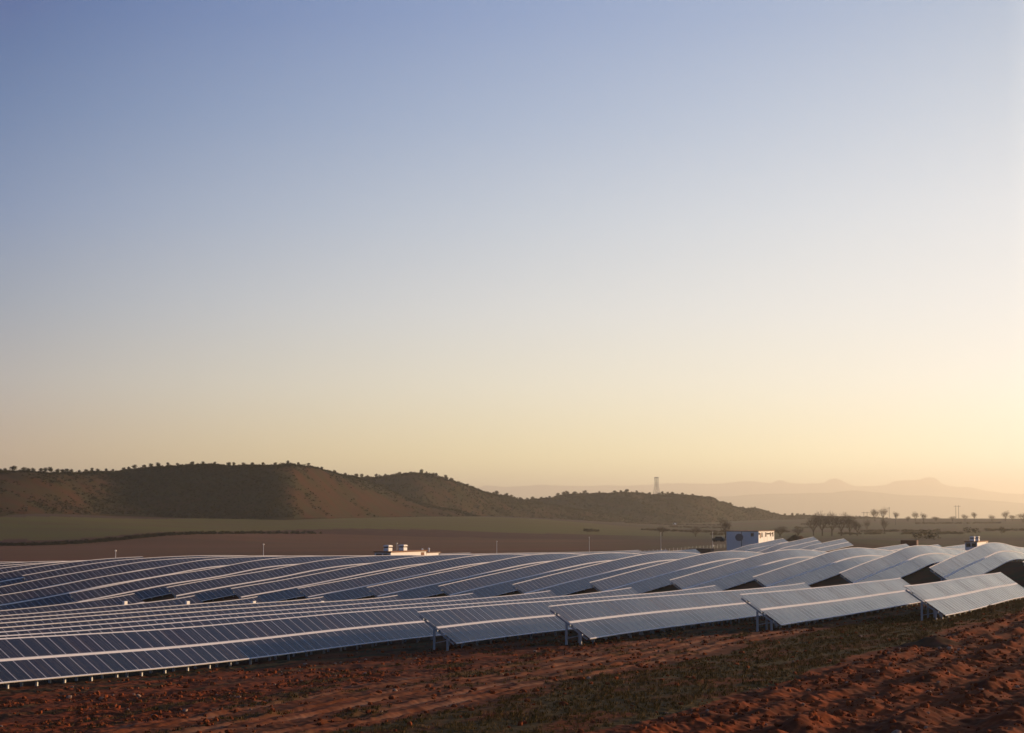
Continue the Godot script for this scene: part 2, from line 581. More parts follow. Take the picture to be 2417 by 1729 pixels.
func solar_row(idx: float, e0: float, e1: float, level: int, label: String, group: String) -> Node3D:
	# level 2: every module and post a part; 1: modules joined, posts joined; 0: far
	var n := NORTH0 + PITCH_N * idx
	var count := int(round((e1 - e0) / 1.5))
	var em := (e0 + e1) * 0.5
	var mid := place(em, n + LC * 0.5, ground_y(em, n + LC * 0.5))
	var root := thing("solar_panel_row", label, "solar panel row", mid, deg_to_rad(90.0 - THETA), group)
	var ys := PackedFloat32Array()
	for k in count + 1:
		ys.append(edge_y(e0 + k * 1.5, n) - mid.y)
	var at := func(k: int, sl: float, up: float) -> Vector3:     # point on the table: module edge k, metres up the slope, metres off the surface
		var c := sl / TABLE
		return Vector3(e0 + k * 1.5 - em, ys[k] + c * LS + up * 0.82115, LC * 0.5 - c * LC + up * 0.57071)
	# slope layout: low rail 0-.1, tier .11-2.19, middle rail 2.2-2.42, tier 2.43-4.51, top rail 4.52-4.66
	var tiers := [[0.11, 2.19], [2.43, 4.51]]
	var q := int(idx * 100.0 + 5000.0)
	if level == 2:
		for t in 2:
			for k in count:
				var a: Vector3 = at.call(k, (float(tiers[t][0]) + float(tiers[t][1])) * 0.5, 0.0)
				var b: Vector3 = at.call(k + 1, (float(tiers[t][0]) + float(tiers[t][1])) * 0.5, 0.0)
				var xa := (b - a) / 1.5
				var za := Vector3(0, -LS, LC) / TABLE
				var v := (k * 7 + t + q * 3) % 8
				v = (v / 2) * 2 + t
				var o := part("solar_module", M.modules[v], null, root, (a + b) * 0.5)
				o.transform.basis = Basis(xa, za.cross(xa).normalized(), za)
	else:
		for t in 2:
			var s := begin()
			var f := begin()
			var lo: float = tiers[t][0]
			var hi: float = tiers[t][1]
			var up := Vector3(0, 0.82115, 0.57071)
			for k in count:
				var g := 0.03
				var ex := Vector3(g, (ys[k + 1] - ys[k]) / 1.5 * g, 0)
				var a: Vector3 = at.call(k, hi - g, 0.0) + ex
				var b: Vector3 = at.call(k + 1, hi - g, 0.0) - ex
				var c: Vector3 = at.call(k + 1, lo + g, 0.0) - ex
				var d: Vector3 = at.call(k, lo + g, 0.0) + ex
				var u0 := (k * 1.5 + q * 0.37) / 12.0
				glass_quad(s, a, b, c, d, u0, u0 + 0.12, 0.0 if t == 1 else 0.5, tint_of(k * 3 + t + q * 131))
				var A: Vector3 = at.call(k, hi, 0.003)
				var B: Vector3 = at.call(k, lo, 0.003)
				quad(f, A - ex, A + ex, B + ex, B - ex, up)
				quad(f, at.call(k, hi, -0.03), at.call(k + 1, hi, -0.03), at.call(k + 1, lo, -0.03), at.call(k, lo, -0.03), -up)
			for k in [0, count]:
				var side := Vector3(-1 if k == 0 else 1, 0, 0)
				quad(f, at.call(k, hi, -0.03), at.call(k, hi, 0.012), at.call(k, lo, 0.012), at.call(k, lo, -0.03), side)
			s.generate_normals()
			var o := part("module_tier", s.commit(), M.glass, root)
			o.set_meta("kind", "stuff")
			f.generate_normals()
			var fo := MeshInstance3D.new()
			fo.mesh = f.commit()
			fo.material_override = M.frame
			add(fo, "module_frames", o)
	# rails
	for rl in [["bottom_rail", 0.04, 0.1, M.rail], ["middle_rail", 2.22, 2.39, M.rail], ["top_rail", 4.53, 4.61, M.rail]]:
		var s := begin()
		var up := Vector3(0, 0.82115, 0.57071)
		var step := 2 if level > 0 else 3
		var k := 0
		while k < count:
			var k2 := mini(k + step, count)
			var lo: float = rl[1]
			var hi: float = rl[2]
			var p := [at.call(k, lo, 0.024), at.call(k2, lo, 0.024), at.call(k2, hi, 0.024), at.call(k, hi, 0.024)]
			var w := [at.call(k, lo, -0.05), at.call(k2, lo, -0.05), at.call(k2, hi, -0.05), at.call(k, hi, -0.05)]
			quad(s, p[0], p[1], p[2], p[3], up)
			quad(s, w[0], w[1], w[2], w[3], -up)
			quad(s, p[0], p[1], w[1], w[0], Vector3(0, -0.57, 0.82))
			quad(s, p[3], p[2], w[2], w[3], Vector3(0, 0.57, -0.82))
			if k == 0:
				quad(s, p[0], p[3], w[3], w[0], Vector3.LEFT)
			if k2 == count:
				quad(s, p[1], p[2], w[2], w[1], Vector3.RIGHT)
			k = k2
		part(rl[0], done(s), rl[3], root)
	if level == 0:
		return root
	# purlins, rafters, posts and braces
	for sl in [0.75, 2.05, 3.7]:
		var s := begin()
		var k := 0
		while k < count:
			var k2 := mini(k + 2, count)
			var out := Vector3(-0.28, 0, 0) if k == 0 else Vector3.ZERO
			bar(s, at.call(k, sl, -0.12) + out, at.call(k2, sl, -0.12), 0.08, 0.13)
			k = k2
		part("purlin", done(s), M.steel, root)
	var all := begin()
	var k := 0
	while k <= count:
		var kk := clampi(k, 0, count)
		var inset := Vector3(0.12 if kk == 0 else (-0.12 if kk == count else 0.0), 0, 0)
		var top: Vector3 = at.call(kk, 2.5, -0.27) + inset
		var low: Vector3 = at.call(kk, 0.95, -0.27) + inset
		var e := e0 + kk * 1.5
		var g1 := ground_y(e, n + LC * 0.5 - top.z) - mid.y - 0.3
		var g2 := ground_y(e, n + LC * 0.5 - low.z) - mid.y - 0.3
		if level == 2:
			var s := begin()
			box(s, Vector3(top.x, (top.y + g1) * 0.5, top.z), Vector3(0.13, top.y - g1, 0.17))
			part("post", done(s), M.steel, root)
			s = begin()
			box(s, Vector3(low.x, (low.y + g2) * 0.5, low.z), Vector3(0.13, low.y - g2, 0.17))
			part("post", done(s), M.steel, root)
			s = begin()
			bar(s, at.call(kk, 0.25, -0.22) + inset, at.call(kk, 4.3, -0.22) + inset, 0.09, 0.14)
			part("rafter", done(s), M.steel, root)
			s = begin()
			bar(s, Vector3(top.x, g1 + 0.75, top.z + 0.09), Vector3(low.x, low.y - 0.05, low.z - 0.02), 0.05, 0.05)
			part("brace", done(s), M.steel, root)
		else:
			box(all, Vector3(top.x, (top.y + g1) * 0.5, top.z), Vector3(0.13, top.y - g1, 0.17))
			box(all, Vector3(low.x, (low.y + g2) * 0.5, low.z), Vector3(0.13, low.y - g2, 0.17))
			bar(all, at.call(kk, 0.25, -0.22) + inset, at.call(kk, 4.3, -0.22) + inset, 0.09, 0.14)
		k += 2 if count - k != 3 else 3
	if level == 1:
		var o := part("support_posts", done(all), M.steel, root)
		o.set_meta("kind", "stuff")
	return root


func glass_texture(kind: int) -> ImageTexture:
	# streaks of dried dew and dust that run down the slope; left as film: 0 colour, 1 roughness
	var w := 1024
	var h := 128
	var im := Image.create_empty(w, h, false, Image.FORMAT_RGB8)
	var soft := FastNoiseLite.new()
	soft.seed = 11
	soft.frequency = 0.02
	for i in w:
		var x := float(i)
		var s := vnoise(x / 3.0, 341, 1) * 0.5 + vnoise(x / 8.0, 128, 2) * 0.3 + vnoise(x / 40.0, 25, 3) * 0.2
		s = pow(clampf((s - 0.25) * 1.7, 0, 1), 1.6)
		for j in h:
			var run := 0.55 + 0.6 * vnoise(j / 16.0 + hash1(i / 5) * 3.0, 64, 5 + (i / 11) % 7)
			var f := clampf(s * run, 0, 1)
			if kind == 0:
				var c := Color(0.013, 0.013, 0.02).lerp(Color(0.055, 0.047, 0.045), f * 0.8)
				im.set_pixel(i, j, c.linear_to_srgb())
			else:
				var g := 0.10 + 0.35 * f
				im.set_pixel(i, j, Color(g, g, g))
	return ImageTexture.create_from_image(im)


const ORD := ["first", "second", "third", "fourth", "fifth", "sixth", "seventh", "eighth", "ninth", "tenth", "eleventh", "twelfth", "thirteenth", "fourteenth", "fifteenth", "sixteenth", "seventeenth", "eighteenth", "nineteenth", "twentieth", "twenty-first", "twenty-second"]


func build_rows() -> void:
	M.modules = []
	for v in 8:
		M.modules.append(module_mesh(v))
	var front := "solar panel rows of the front block beside the dirt track"
	# south to north: index, west end, east end
	var f := [[-4, 166.5, 222.0], [-3, 154.5, 221.5], [-2, 139.5, 222.0], [-1, 139.0, 223.0], [0, 82.0, 224.5], [1, 98.0, 225.5], [2, 108.0, 226.5], [3, 122.0, 227.5], [4, 137.0, 227.0], [5, 152.0, 229.0], [6, 167.0, 230.0], [7, 182.0, 231.0]]
	var who := ["short pale solar panel row behind the small round bush", "pale solar panel row ending just left of the row with the round bush", "pale grey solar panel row with bare posts at its near end",
		"grey blue solar panel row overlapping the long dark row", "long dark blue solar panel row nearest the red earth"]
	for k in f.size():
		var lab: String = who[k] if k < who.size() else "dark solar panel row, %s one behind the long row nearest the red earth" % ORD[k - who.size()]
		solar_row(f[k][0], f[k][1], f[k][2], 2 if k < 7 else 1, lab, front)
	var ridge := "solar panel rows bending over the ridge"
	var east := {-4: 345.0, 12: 318.0, 11: 345.0, 13: 345.0}
	for i in range(-4, 18):
		var w := 240.0
		if i == 8: w = 231.0
		elif i == 9: w = 216.0
		elif i == 10: w = 208.0
		elif i == 11: w = 264.0
		elif i == 12: w = 238.0
		elif i > 12: w = 246.0
		var e: float = east.get(i, 345.0)
		solar_row(i, w, e, 1, "solar panel row bending over the ridge, %s counted from the right edge" % ORD[i + 4], ridge)
	var back := "distant solar panel rows beyond the ridge"
	var b := [[2, 385.0, 690.0], [3, 385.0, 690.0], [4, 385.0, 690.0], [5, 385.0, 690.0], [7, 400.0, 690.0], [8, 400.0, 690.0], [9, 400.0, 690.0], [10, 400.0, 560.0], [11, 400.0, 560.0], [12, 400.0, 690.0], [13, 400.0, 690.0], [14, 400.0, 690.0], [15, 390.0, 428.0], [15, 470.0, 556.0]]
	var bl := ["first row in front of the grey building with roof fans", "second row in front of the grey building with roof fans", "third row behind the grey building with roof fans", "fourth row behind the grey building with roof fans", "nearest long row below the white cabin", "middle long row below the white cabin", "row touching the foot of the white cabin",
		"short row left of the white cabin, nearer one", "short row left of the white cabin, farther one", "first row behind and left of the white cabin", "second row behind and left of the white cabin", "third row behind and left of the white cabin", "short end piece by the thin pole behind the ridge", "short end piece beside the small white hut"]
	for k in b.size():
		solar_row(b[k][0], b[k][1], b[k][2], 0, "distant solar panel " + bl[k], back)


# ---------------------------------------------------------------- ready
func _ready() -> void:
	# camera
	var cam := Camera3D.new()
	cam.name = "camera"
	cam.fov = rad_to_deg(2.0 * atan(366.5 / 1800.0))
	cam.position = Vector3(0, EYE, 0)
	cam.rotation.x = atan(150.5 / 1800.0)
	cam.near = 0.5
	cam.far = 150000.0
	add_child(cam)
	cam.current = true
	# sky, haze, exposure
	var env := Environment.new()
	env.background_mode = Environment.BG_SKY
	var sky := Sky.new()
	var pan := PanoramaSkyMaterial.new()
	pan.panorama = ImageTexture.create_from_image(sky_image())
	sky.sky_material = pan
	env.sky = sky
	env.tonemap_mode = Environment.TONE_MAPPER_LINEAR
	env.tonemap_exposure = EXPOSURE
	env.volumetric_fog_enabled = true
	env.volumetric_fog_density = 0.00006
	env.volumetric_fog_albedo = Color(1.0, 0.99, 0.92)
	env.volumetric_fog_anisotropy = 0.5
	env.sdfgi_enabled = true
	env.ssao_enabled = true
	env.ssil_enabled = true
	var we := WorldEnvironment.new()
	we.name = "world_environment"
	we.environment = env
	add_child(we)
	# sun
	var sun := DirectionalLight3D.new()
	sun.name = "sun"
	sun.light_color = Color(1.0, 0.83, 0.64)
	sun.light_energy = 1.6
	sun.light_angular_distance = 0.5
	sun.shadow_enabled = true
	sun.rotation = Vector3(-deg_to_rad(SUN_EL), -deg_to_rad(SUN_AZ), 0)   # shines from the right and a little ahead
	sun.rotation.y += PI
	sun.rotation.y = -deg_to_rad(SUN_AZ) + PI
	add_child(sun)

	for d in FD:
		FDL.append(log(d))
	rng.seed = 7
	n_clod.noise_type = FastNoiseLite.TYPE_CELLULAR
	n_clod.cellular_return_type = FastNoiseLite.RETURN_DISTANCE
	n_clod.frequency = 0.9
	n_clod.fractal_octaves = 2
	n_clod.seed = 5
	n_fine.noise_type = FastNoiseLite.TYPE_CELLULAR
	n_fine.frequency = 2.6
	n_fine.cellular_return_type = FastNoiseLite.RETURN_DISTANCE
	n_fine.fractal_octaves = 1
	n_fine.seed = 9
	n_soft.frequency = 0.09
	n_soft.fractal_octaves = 3
	n_soft.seed = 21
	n_wide.frequency = 0.045
	n_wide.fractal_octaves = 3
	n_wide.seed = 33
	cache_land()
	materials()
	build_ground()
	build_hills()
	build_rows()
	build_buildings()
	build_trees()
	build_small()
	build_cover()


func materials() -> void:
	var soil_m := StandardMaterial3D.new()
	soil_m.vertex_color_use_as_albedo = true
	soil_m.albedo_texture = noise_tex(0.03, 512, 5, FastNoiseLite.TYPE_SIMPLEX_SMOOTH, ramp(Color(0.72, 0.72, 0.72), Color(1, 1, 1)), 4)
	soil_m.uv1_triplanar = true
	soil_m.uv1_world_triplanar = true
	soil_m.uv1_scale = Vector3(0.11, 0.11, 0.11)
	soil_m.roughness = 1.0
	soil_m.metallic_specular = 0.15
	M.soil = soil_m
	M.frame = mat(Color(0.42, 0.42, 0.44), 0.45, 0.3)
	M.rail = mat(Color(0.66, 0.63, 0.6), 0.6, 0.0)
	M.steel = mat(Color(0.42, 0.43, 0.43), 0.6, 0.3)
	var g := StandardMaterial3D.new()
	g.vertex_color_use_as_albedo = true
	g.albedo_texture = glass_texture(0)
	g.roughness_texture = glass_texture(1)
	g.roughness = 1.0
	g.metallic_specular = 0.27
	M.glass = g
	var land_m := StandardMaterial3D.new()
	land_m.vertex_color_use_as_albedo = true
	land_m.roughness = 1.0
	land_m.metallic_specular = 0.1
	M.land = land_m
	var cover := land_m.duplicate()
	M.cover = cover
	var earth := land_m.duplicate()
	M.earth = earth
	M.bark = mat(Color(0.06, 0.045, 0.035), 1.0, 0.0, 0.1)
	M.twigs = mat(Color(0.1, 0.066, 0.05), 1.0, 0.0, 0.1)
	M.pine = mat(Color(0.034, 0.038, 0.016), 1.0, 0.0, 0.1)
	M.scrub = mat(Color(0.05, 0.04, 0.024), 1.0, 0.0, 0.1)
	M.dry_bush = mat(Color(0.13, 0.085, 0.045), 1.0, 0.0, 0.1)
	M.white_wall = mat(Color(0.8, 0.78, 0.74), 0.8)
	M.brown_trim = mat(Color(0.2, 0.09, 0.045), 0.8)
	M.black = mat(Color(0.015, 0.015, 0.017), 0.7)
	M.dark_metal = mat(Color(0.07, 0.07, 0.075), 0.6, 0.2)
	M.pylon_steel = mat(Color(0.3, 0.28, 0.28), 0.6, 0.3)
	M.window_glass = mat(Color(0.03, 0.035, 0.04), 0.12, 0.0, 0.5)
	M.pale_pole = mat(Color(0.72, 0.7, 0.66), 0.6)
	M.red_steel = mat(Color(0.16, 0.035, 0.025), 0.7)
	M.shed = mat(Color(0.12, 0.075, 0.055), 0.9)
	M.drum_wood = mat(Color(0.17, 0.15, 0.16), 0.9)
	M.dark_paint = mat(Color(0.04, 0.06, 0.065), 0.35)
	M.car_paint = mat(Color(0.85, 0.85, 0.85), 0.2, 0.6)
	M.orange = mat(Color(0.75, 0.28, 0.05), 0.6)


# ---------------------------------------------------------------- hills and mountains
# columns: bearing as a picture column of the survey (2417 wide), foot height angle row, foot distance, crest row, crest distance
const HILL_A := [[-700, 1212, 1150, 1135, 1400], [-300, 1210, 1250, 1124, 1500], [0, 1208, 1330, 1119, 1560], [120, 1206, 1420, 1114, 1640], [250, 1206, 1560, 1114, 1760], [330, 1208, 1600, 1107, 1790], [420, 1215, 1610, 1102, 1800], [560, 1219, 1610, 1099, 1800], [640, 1218, 1600, 1098.5, 1800], [690, 1216, 1610, 1097, 1830], [720, 1214, 1640, 1102, 1880], [760, 1213, 1690, 1109, 1950], [800, 1217, 1740, 1118, 2020], [845, 1220, 1800, 1128, 2080], [900, 1221, 1870, 1151, 2140], [960, 1219, 1950, 1178, 2180], [1000, 1217, 2000, 1190, 2200], [1080, 1216, 2080, 1207, 2230], [1140, 1224, 2150, 1224, 2260]]
const HILL_B := [[760, 1210, 2250, 1124, 2500], [845, 1205, 2250, 1125, 2500], [900, 1205, 2250, 1123.5, 2500], [990, 1208, 2270, 1120, 2520], [1040, 1210, 2330, 1128, 2560], [1080, 1212, 2380, 1136, 2600], [1120, 1214, 2430, 1150, 2650], [1150, 1216, 2480, 1162, 2690], [1180, 1218, 2520, 1172, 2720], [1230, 1222, 2580, 1181, 2780], [1300, 1226, 2650, 1192, 2850], [1400, 1230, 2700, 1208, 2900], [1500, 1240, 2750, 1232, 2950]]
const HILL_C := [[1150, 1225, 2900, 1183, 3250], [1250, 1225, 2900, 1180, 3250], [1300, 1226, 2900, 1178, 3250], [1330, 1228, 2900, 1170, 3250], [1380, 1230, 2900, 1167, 3250], [1450, 1232, 2900, 1164, 3250], [1490, 1234, 2900, 1162.5, 3260], [1540, 1236, 2900, 1168, 3280], [1600, 1238, 2920, 1171.5, 3300], [1640, 1240, 2950, 1173, 3330], [1680, 1241, 3000, 1179, 3400], [1700, 1242, 3050, 1187, 3450], [1740, 1243, 3150, 1198, 3550], [1780, 1242, 3250, 1205, 3650], [1830, 1240, 3350, 1214, 3750], [1900, 1236, 3450, 1218, 3850], [2000, 1230, 3500, 1222, 3900], [2100, 1227, 3550, 1226, 3950]]
const RANGE_A := [[-2500, 1235, 38000, 1170, 45000], [-1200, 1235, 38000, 1150, 45000], [0, 1235, 38000, 1175, 45000], [700, 1235, 38000, 1172, 45000], [1060, 1235, 38000, 1166, 45000], [1110, 1235, 38000, 1158, 45000], [1143, 1235, 38000, 1147, 45000], [1200, 1235, 38000, 1149, 45000], [1260, 1235, 38000, 1144, 45000], [1310, 1235, 38000, 1146, 45000], [1400, 1235, 38000, 1148, 45000], [1480, 1235, 38000, 1146, 45000], [1560, 1235, 38000, 1143, 45000], [1640, 1235, 38000, 1141, 45000], [1700, 1235, 38000, 1141, 45000], [1765, 1235, 38000, 1136, 45000], [1800, 1235, 38000, 1138, 45000], [1822, 1235, 38000, 1139, 45000], [1832, 1235, 38000, 1133, 45000], [1848, 1235, 38000, 1133, 45000], [1860, 1235, 38000, 1139, 45000], [1940, 1235, 38000, 1140, 45000], [1958, 1235, 38000, 1131, 45000], [1976, 1235, 38000, 1130, 45000], [2010, 1235, 38000, 1145, 45000], [2040, 1235, 38000, 1147, 45000], [2090, 1235, 38000, 1143, 45000], [2112, 1235, 38000, 1134, 45000], [2130, 1235, 38000, 1132.5, 45000], [2170, 1235, 38000, 1132, 45000], [2180, 1235, 38000, 1128.5, 45000], [2206, 1235, 38000, 1128, 45000], [2222, 1235, 38000, 1141, 45000], [2250, 1235, 38000, 1148, 45000], [2290, 1235, 38000, 1150, 45000], [2330, 1235, 38000, 1160, 45000], [2417, 1235, 38000, 1166, 45000], [3200, 1235, 38000, 1160, 45000], [4500, 1235, 38000, 1170, 45000]]
const RANGE_B := [[900, 1232, 28000, 1190, 32000], [1300, 1232, 28000, 1180, 32000], [1700, 1232, 28000, 1172, 32000], [1900, 1232, 28000, 1164, 32000], [2000, 1232, 28000, 1160, 32000], [2120, 1232, 28000, 1166, 32000], [2200, 1232, 28000, 1171, 32000], [2417, 1232, 28000, 1186, 32000], [2900, 1232, 28000, 1180, 32000]]


func bearing(x: float) -> float:
	return (x * 1024.0 / 2417.0 - 512.0) / 1800.0


func rise(row: float, d: float) -> float:
	return EYE - (row * 1024.0 / 2417.0 - 517.0) / 1800.0 * d


func column(h: Array, x: float) -> Array:
	var us := []
	for c in h:
		us.append(float(c[0]))
	var a := spline(us, find(us, clampf(x, us[0], us[-1])), x)
	var out := []
	for q in [1, 2, 3, 4]:
		var s := 0.0
		for i in 4:
			s += float(h[a[i]][q]) * float(a[4 + i])
		out.append(s)
	return out


func hill_at(h: Array, x: float, v: float, bump := 1.0, back := 380.0) -> Vector3:   # v 0 foot, 1 crest, 2 behind
	var c := column(h, x)
	var d: float
	var y: float
	var hb := rise(c[0], c[1]) - 4.0
	var hc := rise(c[2], c[3])
	if v <= 1.0:
		d = lerpf(c[1], c[3], v)
		y = lerpf(hb, hc, 0.3 * v + 0.7 * smoothstep(-0.06, 1.0, v) * (1.0 if v > 0.0 else 0.0))
		if v > 0.97:
			y = lerpf(hb, hc, 0.3 * v + 0.7)
	else:
		d = c[3] + (v - 1.0) * back
		y = lerpf(hc, minf(hb, EYE - 18.0), smoothstep(0.0, 1.0, v - 1.0))
	var px := bearing(x) * d
	var k := sin(clampf(v, 0.0, 2.0) * PI * 0.5)
	if bump < 0.0:
		return Vector3(px, y + k * 40.0 * n_wide.get_noise_2d(px * 0.015, d * 0.008), -d)
	y += bump * k * (n_wide.get_noise_2d(px * 0.16, d * 0.16) * 3.2 + n_soft.get_noise_2d(px * 0.35, d * 0.35) * 0.9)
	return Vector3(px, y, -d)


func hill_mesh(h: Array, dx: float, nv: int, bump: float, back: float, tint: Callable) -> ArrayMesh:
	var x0: float = h[0][0]
	var x1: float = h[-1][0]
	var nc := int((x1 - x0) / dx) + 1
	var s := SurfaceTool.new()
	s.begin(Mesh.PRIMITIVE_TRIANGLES)
	for i in nc:
		for j in nv:
			var x := x0 + (x1 - x0) * i / (nc - 1.0)
			var v := 2.0 * j / (nv - 1.0)
			var p := hill_at(h, x, v, bump, back)
			if i == 0 or i == nc - 1:
				p.y = minf(p.y, EYE - 20.0)
			s.set_color(tint.call(x, v, p))
			s.add_vertex(p)
	for i in nc - 1:
		for j in nv - 1:
			var a := i * nv + j
			for q in [a, a + 1, a + nv, a + nv, a + 1, a + nv + 1]:
				s.add_index(q)
	s.generate_normals()
	return s.commit()


func scrub_density(which: int, x: float, v: float, p: Vector3) -> float:
	var n := n_wide.get_noise_2d(p.x * 0.35, p.z * 0.35)
	var d := 0.25 + n * 0.9
	if which == 0:
		d += 0.75 * smoothstep(150.0, 330.0, x + (v - 0.5) * -120.0) * smoothstep(700.0, 590.0, x - (1.0 - v) * 60.0)
		d += 0.6 * smoothstep(0.82, 0.95, v) + 0.5 * smoothstep(760.0, 800.0, x) * smoothstep(0.6, 0.8, v)
		d -= 0.25 * smoothstep(660.0, 760.0, x) * smoothstep(0.85, 0.6, v)
		d -= 0.35 * smoothstep(0.12, 0.0, v)
	elif which == 1:
		d += 0.3 + 0.3 * smoothstep(0.8, 0.95, v)
	else:
		d += 0.5
	return d


func build_hills() -> void:
	var red_earth := Color(0.056, 0.026, 0.015)
	var dry := Color(0.042, 0.029, 0.014)
	var green := Color(0.026, 0.027, 0.013)
	var k := 0
	for h in [HILL_A, HILL_B, HILL_C]:
		var w := k
		var f := func(x: float, v: float, p: Vector3) -> Color:
			var c := red_earth.lerp(dry, clampf(0.5 + n_wide.get_noise_2d(p.x * 0.5 + 70.0, p.z * 0.5) * 1.6, 0, 1))
			return c.lerp(green, clampf(scrub_density(w, x, v, p) * 0.75, 0.0, 0.85))
		structure("hill", hill_mesh(h, 5.0, 70, 1.0 + 0.3 * k, 400.0, f), M.land)
		k += 1
	var rock := func(x: float, v: float, p: Vector3) -> Color:
		return Color(0.11, 0.09, 0.075).lerp(Color(0.07, 0.07, 0.05), clampf(0.5 + n_wide.get_noise_2d(p.x * 0.03, p.z * 0.03), 0, 1))
	structure("mountains", hill_mesh(RANGE_A, 8.0, 30, -1.0, 6000.0, rock), M.land)
	structure("mountains", hill_mesh(RANGE_B, 10.0, 24, -1.0, 4000.0, rock), M.land)


# ---------------------------------------------------------------- plants
func leaf_cloud(s: SurfaceTool, c: Vector3, r: Vector3, count: int, size: float, hollow := 0.55) -> void:
	for k in count:
		var d := Vector3(rng.randf_range(-1, 1), rng.randf_range(-1, 1), rng.randf_range(-1, 1))
		while d.length() > 1.0 or d.length() < 0.05:
			d = Vector3(rng.randf_range(-1, 1), rng.randf_range(-1, 1), rng.randf_range(-1, 1))
		d = d.normalized() * lerpf(hollow, 1.0, sqrt(rng.randf())) * rng.randf_range(0.85, 1.08)
		var p := c + d * r
		var u := Vector3(rng.randf_range(-1, 1), rng.randf_range(-1, 1), rng.randf_range(-1, 1)).normalized() * size * rng.randf_range(0.6, 1.3)
		var v := u.cross(Vector3(rng.randf_range(-1, 1), rng.randf_range(-1, 1), rng.randf_range(-1, 1)).normalized()).normalized() * u.length() * 0.8
		s.set_color(Color(1, 1, 1).lerp(Color(0.6, 0.6, 0.55), rng.randf()))
		s.set_normal((d.normalized() + Vector3(0, 0.25, 0)).normalized())
		s.add_vertex(p - u * 0.6)
		s.add_vertex(p + u * 0.6 + v * 0.2)
		s.add_vertex(p + v)


func shrub_mesh(seed_at: int) -> ArrayMesh:      # about two units wide, foot at the origin
	rng.seed = seed_at
	var s := SurfaceTool.new()
	s.begin(Mesh.PRIMITIVE_TRIANGLES)
	for k in 4:
		var a := rng.randf() * TAU
		leaf_cloud(s, Vector3(cos(a) * 0.4, rng.randf_range(0.4, 0.75), sin(a) * 0.4), Vector3(0.6, 0.5, 0.6), 26, 0.26, 0.3)
	return s.commit()


func pine_meshes(seed_at: int) -> Array:          # one unit high: trunk, crown
	rng.seed = seed_at
	var t := begin()
	var lean := Vector3(rng.randf_range(-0.04, 0.04), 0, rng.randf_range(-0.04, 0.04))
	tube(t, Vector3(0, -0.25, 0), Vector3(0, 0.35, 0) + lean, 0.045, 0.035)
	tube(t, Vector3(0, 0.35, 0) + lean, Vector3(0, 0.8, 0) + lean * 2.0, 0.035, 0.01)
	for k in 5:
		var a := rng.randf() * TAU
		var y := rng.randf_range(0.3, 0.6)
		tube(t, Vector3(0, y, 0) + lean, Vector3(cos(a) * 0.24, y + 0.16, sin(a) * 0.24), 0.016, 0.006, 4)
	var c := SurfaceTool.new()
	c.begin(Mesh.PRIMITIVE_TRIANGLES)
	for k in 9:
		var a := rng.randf() * TAU
		var q := rng.randf_range(0.03, 0.2)
		leaf_cloud(c, Vector3(cos(a) * q, rng.randf_range(0.28, 0.76), sin(a) * q), Vector3(0.3, 0.22, 0.3), 46, 0.1, 0.2)
	return [done(t), c.commit()]


func twig(s: SurfaceTool, a: Vector3, dir: Vector3, length: float, r: float, depth: int) -> void:
	var b := a + dir * length
	tube(s, a, b, r, r * 0.62, 4 if depth < 2 else 3)
	if depth >= 4:
		return
	var kids := 3 if depth < 3 else 4
	for k in kids:
		var side := Vector3(rng.randf_range(-1, 1), rng.randf_range(-0.25, 0.6), rng.randf_range(-1, 1)).normalized()
		var nd := (dir + side * rng.randf_range(0.45, 0.85)).normalized()
		twig(s, a.lerp(b, rng.randf_range(0.55, 1.0)), nd, length * rng.randf_range(0.58, 0.78), r * 0.55, depth + 1)


func bare_meshes(seed_at: int) -> Array:          # one unit high: trunk, crown of bare branches
	rng.seed = seed_at
	var t := begin()
	tube(t, Vector3(0, -0.12, 0), Vector3(0.01, 0.26, 0), 0.032, 0.024)
	var s := begin()
	for k in 6:
		var a := TAU * k / 6.0 + rng.randf()
		twig(s, Vector3(0.01, rng.randf_range(0.14, 0.26), 0), Vector3(cos(a) * 0.62, 1.0, sin(a) * 0.62).normalized(), 0.27, 0.014, 1)
	for k in 10:
		var a := rng.randf() * TAU
		var q := rng.randf_range(0.05, 0.26)
		var c := Vector3(cos(a) * q, rng.randf_range(0.42, 0.8), sin(a) * q)
		for j in 150:
			var d := Vector3(rng.randf_range(-1, 1), rng.randf_range(-1, 1), rng.randf_range(-1, 1))
			if d.length() > 1.0:
				continue
			var p := c + d * Vector3(0.2, 0.19, 0.2)
			var u := (p - Vector3(0, 0.1, 0)).normalized() + Vector3(rng.randf_range(-0.6, 0.6), rng.randf_range(-0.3, 0.5), rng.randf_range(-0.6, 0.6))
			var v := u.cross(Vector3(rng.randf_range(-1, 1), 0.2, rng.randf_range(-1, 1))).normalized() * 0.0042
			s.add_vertex(p - v)
			s.add_vertex(p + v)
			s.add_vertex(p + u.normalized() * rng.randf_range(0.05, 0.11))
	return [done(t), done(s)]


func tree(called: String, kind: Array, crown_mat: Material, label: String, category: String, group: String, at: Vector3, high: float, wide: float, turn: float) -> void:
	var o := thing(called, label, category, at, turn, group)
	o.scale = Vector3(wide, high, wide)
	part("trunk", kind[0], M.bark, o)
	part("crown", kind[1], crown_mat, o)


